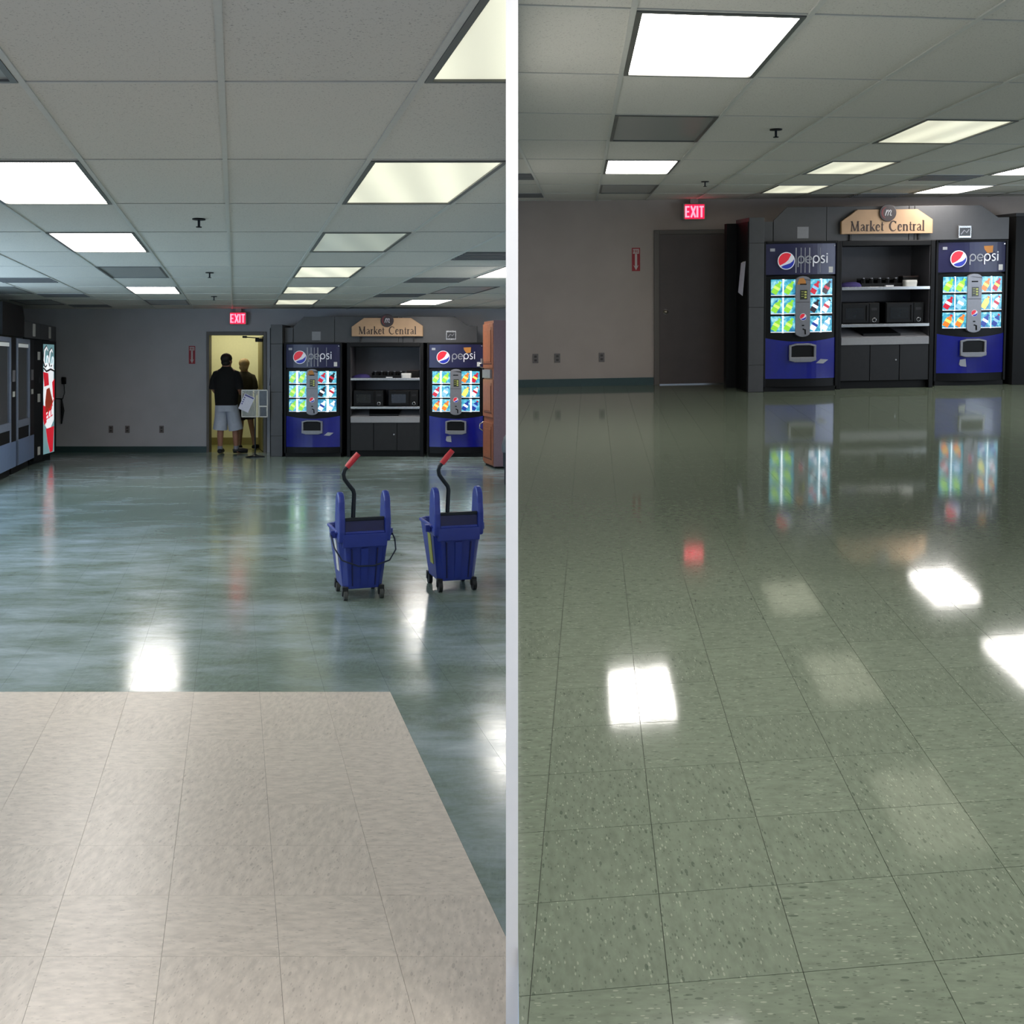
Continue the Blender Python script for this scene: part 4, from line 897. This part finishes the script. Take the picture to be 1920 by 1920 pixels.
def skin_mesh(name, nodes, edges, m, parent, sub=2):
    """nodes: name -> (x, y, z, rx[, ry]); grown with a Skin modifier, rooted at the first node"""
    ks = list(nodes); me = bpy.data.meshes.new(name)
    me.from_pydata([nodes[k][:3] for k in ks], [(ks.index(a), ks.index(b)) for a, b in edges], []); me.materials.append(M[m])
    o = bpy.data.objects.new(name, me); COL.objects.link(o); o.parent = parent
    md = o.modifiers.new('skin', 'SKIN'); md.use_smooth_shade = True
    for i, k in enumerate(ks):
        n = nodes[k]; sv = me.skin_vertices[0].data[i]; sv.radius = (n[3], n[4] if len(n) > 4 else n[3]); sv.use_root = (i == 0)
    sd = o.modifiers.new('smooth', 'SUBSURF'); sd.levels = sub; sd.render_levels = sub
    return o
def hand(N, E, side, wrist, px, py, pz, s):
    """palm and five curled fingers ahead (+Y) of the wrist"""
    pm = s+'palm'; N[pm] = (px, py, pz, .03, .016); E.append((wrist, pm))
    for k, (dx, ln) in enumerate(((-.024, .062), (-.008, .072), (.008, .068), (.024, .052))):
        a = s+'f%da' % k; b = s+'f%db' % k; N[a] = (px+dx, py+.05, pz-.008, .009); N[b] = (px+dx, py+.05+ln*.6, pz-.008-ln*.7, .008)
        E += [(pm, a), (a, b)]
    a = s+'ta'; b = s+'tb'; N[a] = (px-side*.036, py+.012, pz+.004, .010); N[b] = (px-side*.045, py+.05, pz-.01, .009); E += [(pm, a), (a, b)]

# man: origin between his feet, facing +Y (away from the viewer)
man = thing('person', 'person in black T-shirt and pale blue-grey shorts seen from behind in the doorway', 'person', ML, (-4.70, 17.12, 0), -.05)
N = {'pelvis': (0, 0, .84, .14, .11), 'spine': (0, 0, 1.02, .15, .11), 'chest': (0, 0, 1.24, .165, .11), 'base': (0, 0, 1.36, .10, .08), 'neck': (0, .0, 1.42, .062), 'jaw': (0, .012, 1.475, .072, .078), 'head': (0, .012, 1.545, .082, .095), 'crown': (0, .0, 1.605, .06, .07),
     'nose': (0, .105, 1.53, .012), 'earl': (-.088, .0, 1.53, .014, .01), 'earr': (.088, .0, 1.53, .014, .01)}
E = [('pelvis', 'spine'), ('spine', 'chest'), ('chest', 'base'), ('base', 'neck'), ('neck', 'jaw'), ('jaw', 'head'), ('head', 'crown'), ('head', 'nose'), ('head', 'earl'), ('head', 'earr')]
for s, sg in (('l', -1), ('r', 1)):
    N.update({s+'sh': (sg*.15, 0, 1.33, .062), s+'el': (sg*.215, -.01, 1.07, .042), s+'fa': (sg*.20, .10, 1.0, .04), s+'wr': (sg*.19, .21, .98, .027)})
    E += [('base', s+'sh'), (s+'sh', s+'el'), (s+'el', s+'fa'), (s+'fa', s+'wr')]
    hand(N, E, sg, s+'wr', sg*.18, .27, .98, s)
for s, hx, kx, ky, ax, ay, tx, ty in (('l', -.09, -.105, .03, -.10, -.02, -.12, .13), ('r', .09, .13, .06, .15, .04, .27, .12)):
    N.update({s+'hip': (hx, 0, .78, .095), s+'kn': (kx, ky, .45, .058), s+'ca': ((kx+ax)/2, (ky+ay)/2-.01, .3, .055), s+'an': (ax, ay, .08, .037), s+'he': (ax, ay-.02, .04, .035), s+'toe': (tx, ty, .03, .03)})
    E += [('pelvis', s+'hip'), (s+'hip', s+'kn'), (s+'kn', s+'ca'), (s+'ca', s+'an'), (s+'an', s+'he'), (s+'he', s+'toe')]
skin_mesh('body', N, E, 'skin', man)
h = MB().ball((0, -.008, 1.57), .092, .105, .088, 20, 12, -.45); h.ball((0, -.035, 1.50), .075, .07, .06, 16, 8); h.build('hair', 'hair_d', man)
sh = MB().loft([(0, 0, .80, .18, .14), (0, 0, .86, .185, .142), (0, 0, 1.0, .195, .145), (0, 0, 1.15, .195, .14), (0, 0, 1.25, .195, .132), (0, 0, 1.32, .18, .12), (0, 0, 1.37, .145, .10), (0, 0, 1.405, .10, .082), (0, 0, 1.435, .07, .072)], 28, 2.4)
for sg in (-1, 1): sh.tube([(sg*.09, 0, 1.335), (sg*.15, 0, 1.305), (sg*.195, -.005, 1.20), (sg*.215, -.01, 1.06)], [.06, .082, .08, .073], 16)
sh.build('shirt', 'shirt', man)
so = MB().loft([(0, 0, .70, .175, .13), (0, 0, .78, .18, .135), (0, 0, .84, .165, .125)], 28, 2.4)
so.tube([(-.085, 0, .80), (-.095, .015, .6), (-.115, .03, .40)], [.10, .105, .118], 18); so.tube([(.085, 0, .80), (.11, .03, .6), (.14, .055, .395)], [.10, .107, .118], 18)
so.build('shorts', 'shorts', man)
for ax, ay, tx, ty in ((-.10, -.02, -.12, .17), (.15, .04, .31, .13)):
    d = Vector((tx-ax, ty-ay, 0)); 
    s_ = MB(); 
    pts = [Vector((ax, ay, .045))-d.normalized()*.05, Vector((ax, ay, .055)), Vector((ax, ay, .05))+d*.5, Vector((ax, ay, .038))+d*1.0]
    s_.tube(pts, [.036, .046, .046, .034], 14); s_.build('shoe', 'shoe', man)
    MB().cyl((ax, ay, .075), .042, .055, 'z', 14).build('sock', 'sock', man)

# woman: half a step further into the corridor
wo = thing('person', 'person with short blond hair and dark clothes seen from behind in the corridor', 'person', ML, (-4.66, 18.1, 0), .06)
N = {'pelvis': (0, 0, .84, .125, .10), 'spine': (0, 0, 1.0, .11, .09), 'chest': (0, 0, 1.2, .13, .09), 'base': (0, 0, 1.31, .08, .06), 'neck': (0, 0, 1.36, .05), 'jaw': (0, .01, 1.405, .062, .07), 'head': (0, .01, 1.47, .076, .09), 'crown': (0, 0, 1.525, .055, .065), 'nose': (0, .098, 1.455, .011), 'earl': (-.08, 0, 1.455, .012), 'earr': (.08, 0, 1.455, .012)}
E = [('pelvis', 'spine'), ('spine', 'chest'), ('chest', 'base'), ('base', 'neck'), ('neck', 'jaw'), ('jaw', 'head'), ('head', 'crown'), ('head', 'nose'), ('head', 'earl'), ('head', 'earr')]
for s, sg in (('l', -1), ('r', 1)):
    N.update({s+'sh': (sg*.125, 0, 1.265, .045), s+'el': (sg*.2, .0, 1.03, .036), s+'fa': (sg*.185, .1, .97, .034), s+'wr': (sg*.15, .2, .97, .024)})
    E += [('base', s+'sh'), (s+'sh', s+'el'), (s+'el', s+'fa'), (s+'fa', s+'wr')]
    hand(N, E, sg, s+'wr', sg*.14, .26, .97, s)
for s, hx, kx, ky, ax, ay, tx, ty in (('l', -.08, -.06, .03, -.07, -.04, -.15, .09), ('r', .08, .11, .03, .185, -.06, .23, .08)):
    N.update({s+'hip': (hx, 0, .78, .095), s+'kn': (kx, ky, .44, .05), s+'ca': ((kx+ax)/2, (ky+ay)/2-.01, .3, .046), s+'an': (ax, ay, .08, .03), s+'he': (ax, ay-.02, .04, .03), s+'toe': (tx, ty, .03, .026)})
    E += [('pelvis', s+'hip'), (s+'hip', s+'kn'), (s+'kn', s+'ca'), (s+'ca', s+'an'), (s+'an', s+'he'), (s+'he', s+'toe')]
skin_mesh('body', N, E, 'skin_w', wo)
h = MB().ball((0, -.008, 1.49), .092, .105, .088, 20, 12, -.6); h.ball((0, -.04, 1.42), .08, .06, .07, 16, 8); h.build('hair', 'hair_b', wo)
sh = MB().loft([(0, 0, .82, .15, .12), (0, 0, .95, .145, .115), (0, 0, 1.1, .155, .115), (0, 0, 1.22, .165, .11), (0, 0, 1.29, .155, .095), (0, 0, 1.325, .10, .075), (0, 0, 1.345, .065, .06)], 26, 2.3)
for sg in (-1, 1): sh.tube([(sg*.08, 0, 1.275), (sg*.135, 0, 1.25), (sg*.17, 0, 1.16), (sg*.19, 0, 1.04)], [.045, .062, .06, .055], 14)
sh.build('shirt', 'olive_shirt', wo)
so = MB().loft([(0, 0, .68, .15, .12), (0, 0, .78, .155, .125), (0, 0, .86, .14, .11)], 26, 2.3)
so.tube([(-.075, 0, .8), (-.07, .02, .5)], [.09, .085], 16); so.tube([(.075, 0, .8), (.095, .02, .52)], [.09, .082], 16); so.build('shorts', 'dark_shorts', wo)
for ax, ay, tx, ty in ((-.07, -.04, -.17, .1), (.185, -.06, .235, .1)):
    d = Vector((tx-ax, ty-ay, 0)); p0 = Vector((ax, ay, .04))
    MB().tube([p0-d.normalized()*.045, p0+Vector((0, 0, .012)), p0+d*.5, p0+d], [.03, .04, .04, .028], 14).build('shoe', 'shoe', wo)

# ================================================================ MOP BUCKETS
def mop_bucket(label, loc, rz, bail, big_wheels, group):
    """local +Y runs from the wringer end (near) to the far end; body about .33 wide, .45 long"""
    t = thing('mop_bucket', label, 'mop bucket', ML, loc, rz, group)
    zb, zt = .10, .46
    bw, tw = .125, .165; y0, y1, Y0, Y1 = .03, .36, -.01, .44
    r = lambda w, a, b: [(-w*.75, a), (w*.75, a), (w, a+.05), (w, b-.05), (w*.75, b), (-w*.75, b), (-w, b-.05), (-w, a+.05)]
    o_b, o_t = r(bw, y0, y1), r(tw, Y0, Y1)
    inn_t = r(tw-.012, Y0+.012, Y1-.012); inn_b = r(bw-.012, y0+.012, y1-.012)
    n = 8; vs = [(x, y, zb) for x, y in o_b]+[(x, y, zt) for x, y in o_t]+[(x, y, zt) for x, y in inn_t]+[(x, y, zb+.02) for x, y in inn_b]
    fs = [tuple(range(n))[::-1]]
    for k in range(3): fs += [(k*n+i, k*n+(i+1) % n, (k+1)*n+(i+1) % n, (k+1)*n+i) for i in range(n)]
    fs.append(tuple(range(3*n, 4*n)))
    body = MB().add(vs, fs).build('bucket_body', 'mopblue', t, .006)
    # rim and carrying lugs
    rim = MB()
    for i in range(n):
        a, b = o_t[i], o_t[(i+1) % n]; rim.tube([(a[0], a[1], zt), (b[0], b[1], zt)], .011, 8)
    rim.build('rim', 'mopblue', t)
    for sg in (-1, 1): MB().box(min(sg*.165, sg*.2), max(sg*.165, sg*.2), .08, .13, .42, .465).build('handle_lug', 'mopblue', t, .004)
    # vertical ribs pressed into the near end
    for x0, x1, dz in ((-.075, -.068, 0), (.068, .075, 0), (-.02, .02, 0)):
        MB().add([(x0, y0+.001, zb+.02), (x1, y0+.001, zb+.02), (x1*1.15, Y0+.004, zt-.10), (x0*1.15, Y0+.004, zt-.10), (x0, y0-.006, zb+.02), (x1, y0-.006, zb+.02), (x1*1.15, Y0-.004, zt-.10), (x0*1.15, Y0-.004, zt-.10)],
                 [(0, 3, 2, 1), (4, 5, 6, 7), (0, 1, 5, 4), (1, 2, 6, 5), (2, 3, 7, 6), (3, 0, 4, 7)]).build('rib', 'mopdark' if x1-x0 < .02 else 'mopblue', t)
    # wringer: two upright side cheeks, pressing plate, back plate
    w = bpy.data.objects.new('wringer', None); COL.objects.link(w); w.parent = t
    for sg in (-1, 1):
        prof = [(-.02, .40), (-.03, .47)]+[(-.03+.005*i, .55+.02*i) for i in range(4)]+[(p[0], p[1]) for p in arc(.055, .63, .07, .085, 180, 0, 10)]+[(.14, .55), (.13, .40)]
        # cheek plate in YZ
        n_ = len(prof); x0, x1 = (sg*.165-.0, sg*.125) ; x0, x1 = min(x0, x1), max(x0, x1)
        m_ = MB().add([(x0, p[0], p[1]) for p in prof]+[(x1, p[0], p[1]) for p in prof], [tuple(range(n_)), tuple(range(n_, 2*n_))[::-1]]+[(i, i+n_, (i+1) % n_+n_, (i+1) % n_) for i in range(n_)])
        m_.build('side_cheek', 'mopblue', w, .012)
    MB().add([(-.125, -.02, .40), (.125, -.02, .40), (.125, -.005, .545), (-.125, -.005, .545), (-.125, 0, .40), (.125, 0, .40), (.125, .015, .545), (-.125, .015, .545)],
             [(0, 3, 2, 1), (4, 5, 6, 7), (0, 1, 5, 4), (1, 2, 6, 5), (2, 3, 7, 6), (3, 0, 4, 7)]).build('press_plate', 'mopdark', w, .003)
    MB().box(-.125, .125, -.012, .02, .535, .555).build('top_bar', 'steel_k', w, .004)
    MB().box(-.125, .125, .1, .115, .36, .53).build('rear_plate', 'mopdark', w, .003)
    MB().add([(-.14, -.02, .37), (.14, -.02, .37), (.14, -.028, .455), (-.14, -.028, .455), (-.14, .0, .37), (.14, .0, .37), (.14, 0, .455), (-.14, 0, .455)],
             [(0, 3, 2, 1), (4, 5, 6, 7), (0, 1, 5, 4), (1, 2, 6, 5), (2, 3, 7, 6), (3, 0, 4, 7)]).build('apron', 'mopblue', w, .004)
    # bent lever with red grip
    lv = MB().tube([(-.07, .02, .53), (-.066, .02, .62), (-.062, .02, .70), (-.068, .02, .725), (-.10, .02, .765), (-.125, .02, .80), (-.13, .02, .83), (-.122, .02, .855), (-.10, .02, .88)], .014, 12).build('lever', 'steel_k', t)
    MB().tube([(-.108, .02, .872), (-.075, .02, .91), (-.035, .02, .955)], [.018, .02, .018], 12).build('grip', 'red_grip', lv)
    # bail
    if bail:
        MB().tube([(-.2, .10, .45), (-.19, .0, .37), (-.15, -.05, .30), (-.05, -.07, .262), (.05, -.07, .26), (.15, -.05, .285), (.2, .0, .34), (.205, .05, .40), (.19, .10, .45)], .005, 8).build('bail_handle', 'wire', t)
    MB().add([(-.137, .12, .20), (-.137, .20, .20), (-.158, .20, .40), (-.158, .12, .40), (-.141, .12, .20), (-.141, .20, .20), (-.162, .20, .40), (-.162, .12, .40)],
             [(0, 3, 2, 1), (4, 5, 6, 7), (0, 1, 5, 4), (1, 2, 6, 5), (2, 3, 7, 6), (3, 0, 4, 7)]).build('label_strip', 'yellow' if not bail else 'white_p', t)
    wr_ = .038 if big_wheels else .03
    for x in (-.115, .115):
        for y in (.05, .34):
            c = MB().box(x-.018, x+.018, y-.02, y+.02, wr_*1.6, .085); c.box(x-.02, x-.014, y-.014, y+.014, wr_*.8, wr_*2); c.box(x+.014, x+.02, y-.014, y+.014, wr_*.8, wr_*2)
            c = c.build('caster_fork', 'rubber_k', t, .003)
            wv = MB().cyl((x-.012, y-.012, wr_), wr_, .024, 'x', 18).build('wheel', 'rubber_k' if big_wheels else 'rubber', c, .004)
    for ch in t.children:
        if not ch.name.startswith('caster_fork'): ch.location.z = -.03
    return t
mop_bucket('blue mop bucket with red lever grip and wire bail, left of the two', (-.93, 6.56, 0), .33, True, False, 'mop buckets')
mop_bucket('blue mop bucket with red lever grip and large black casters, next to the partition', (-.35, 6.80, 0), .31, False, True, 'mop buckets')
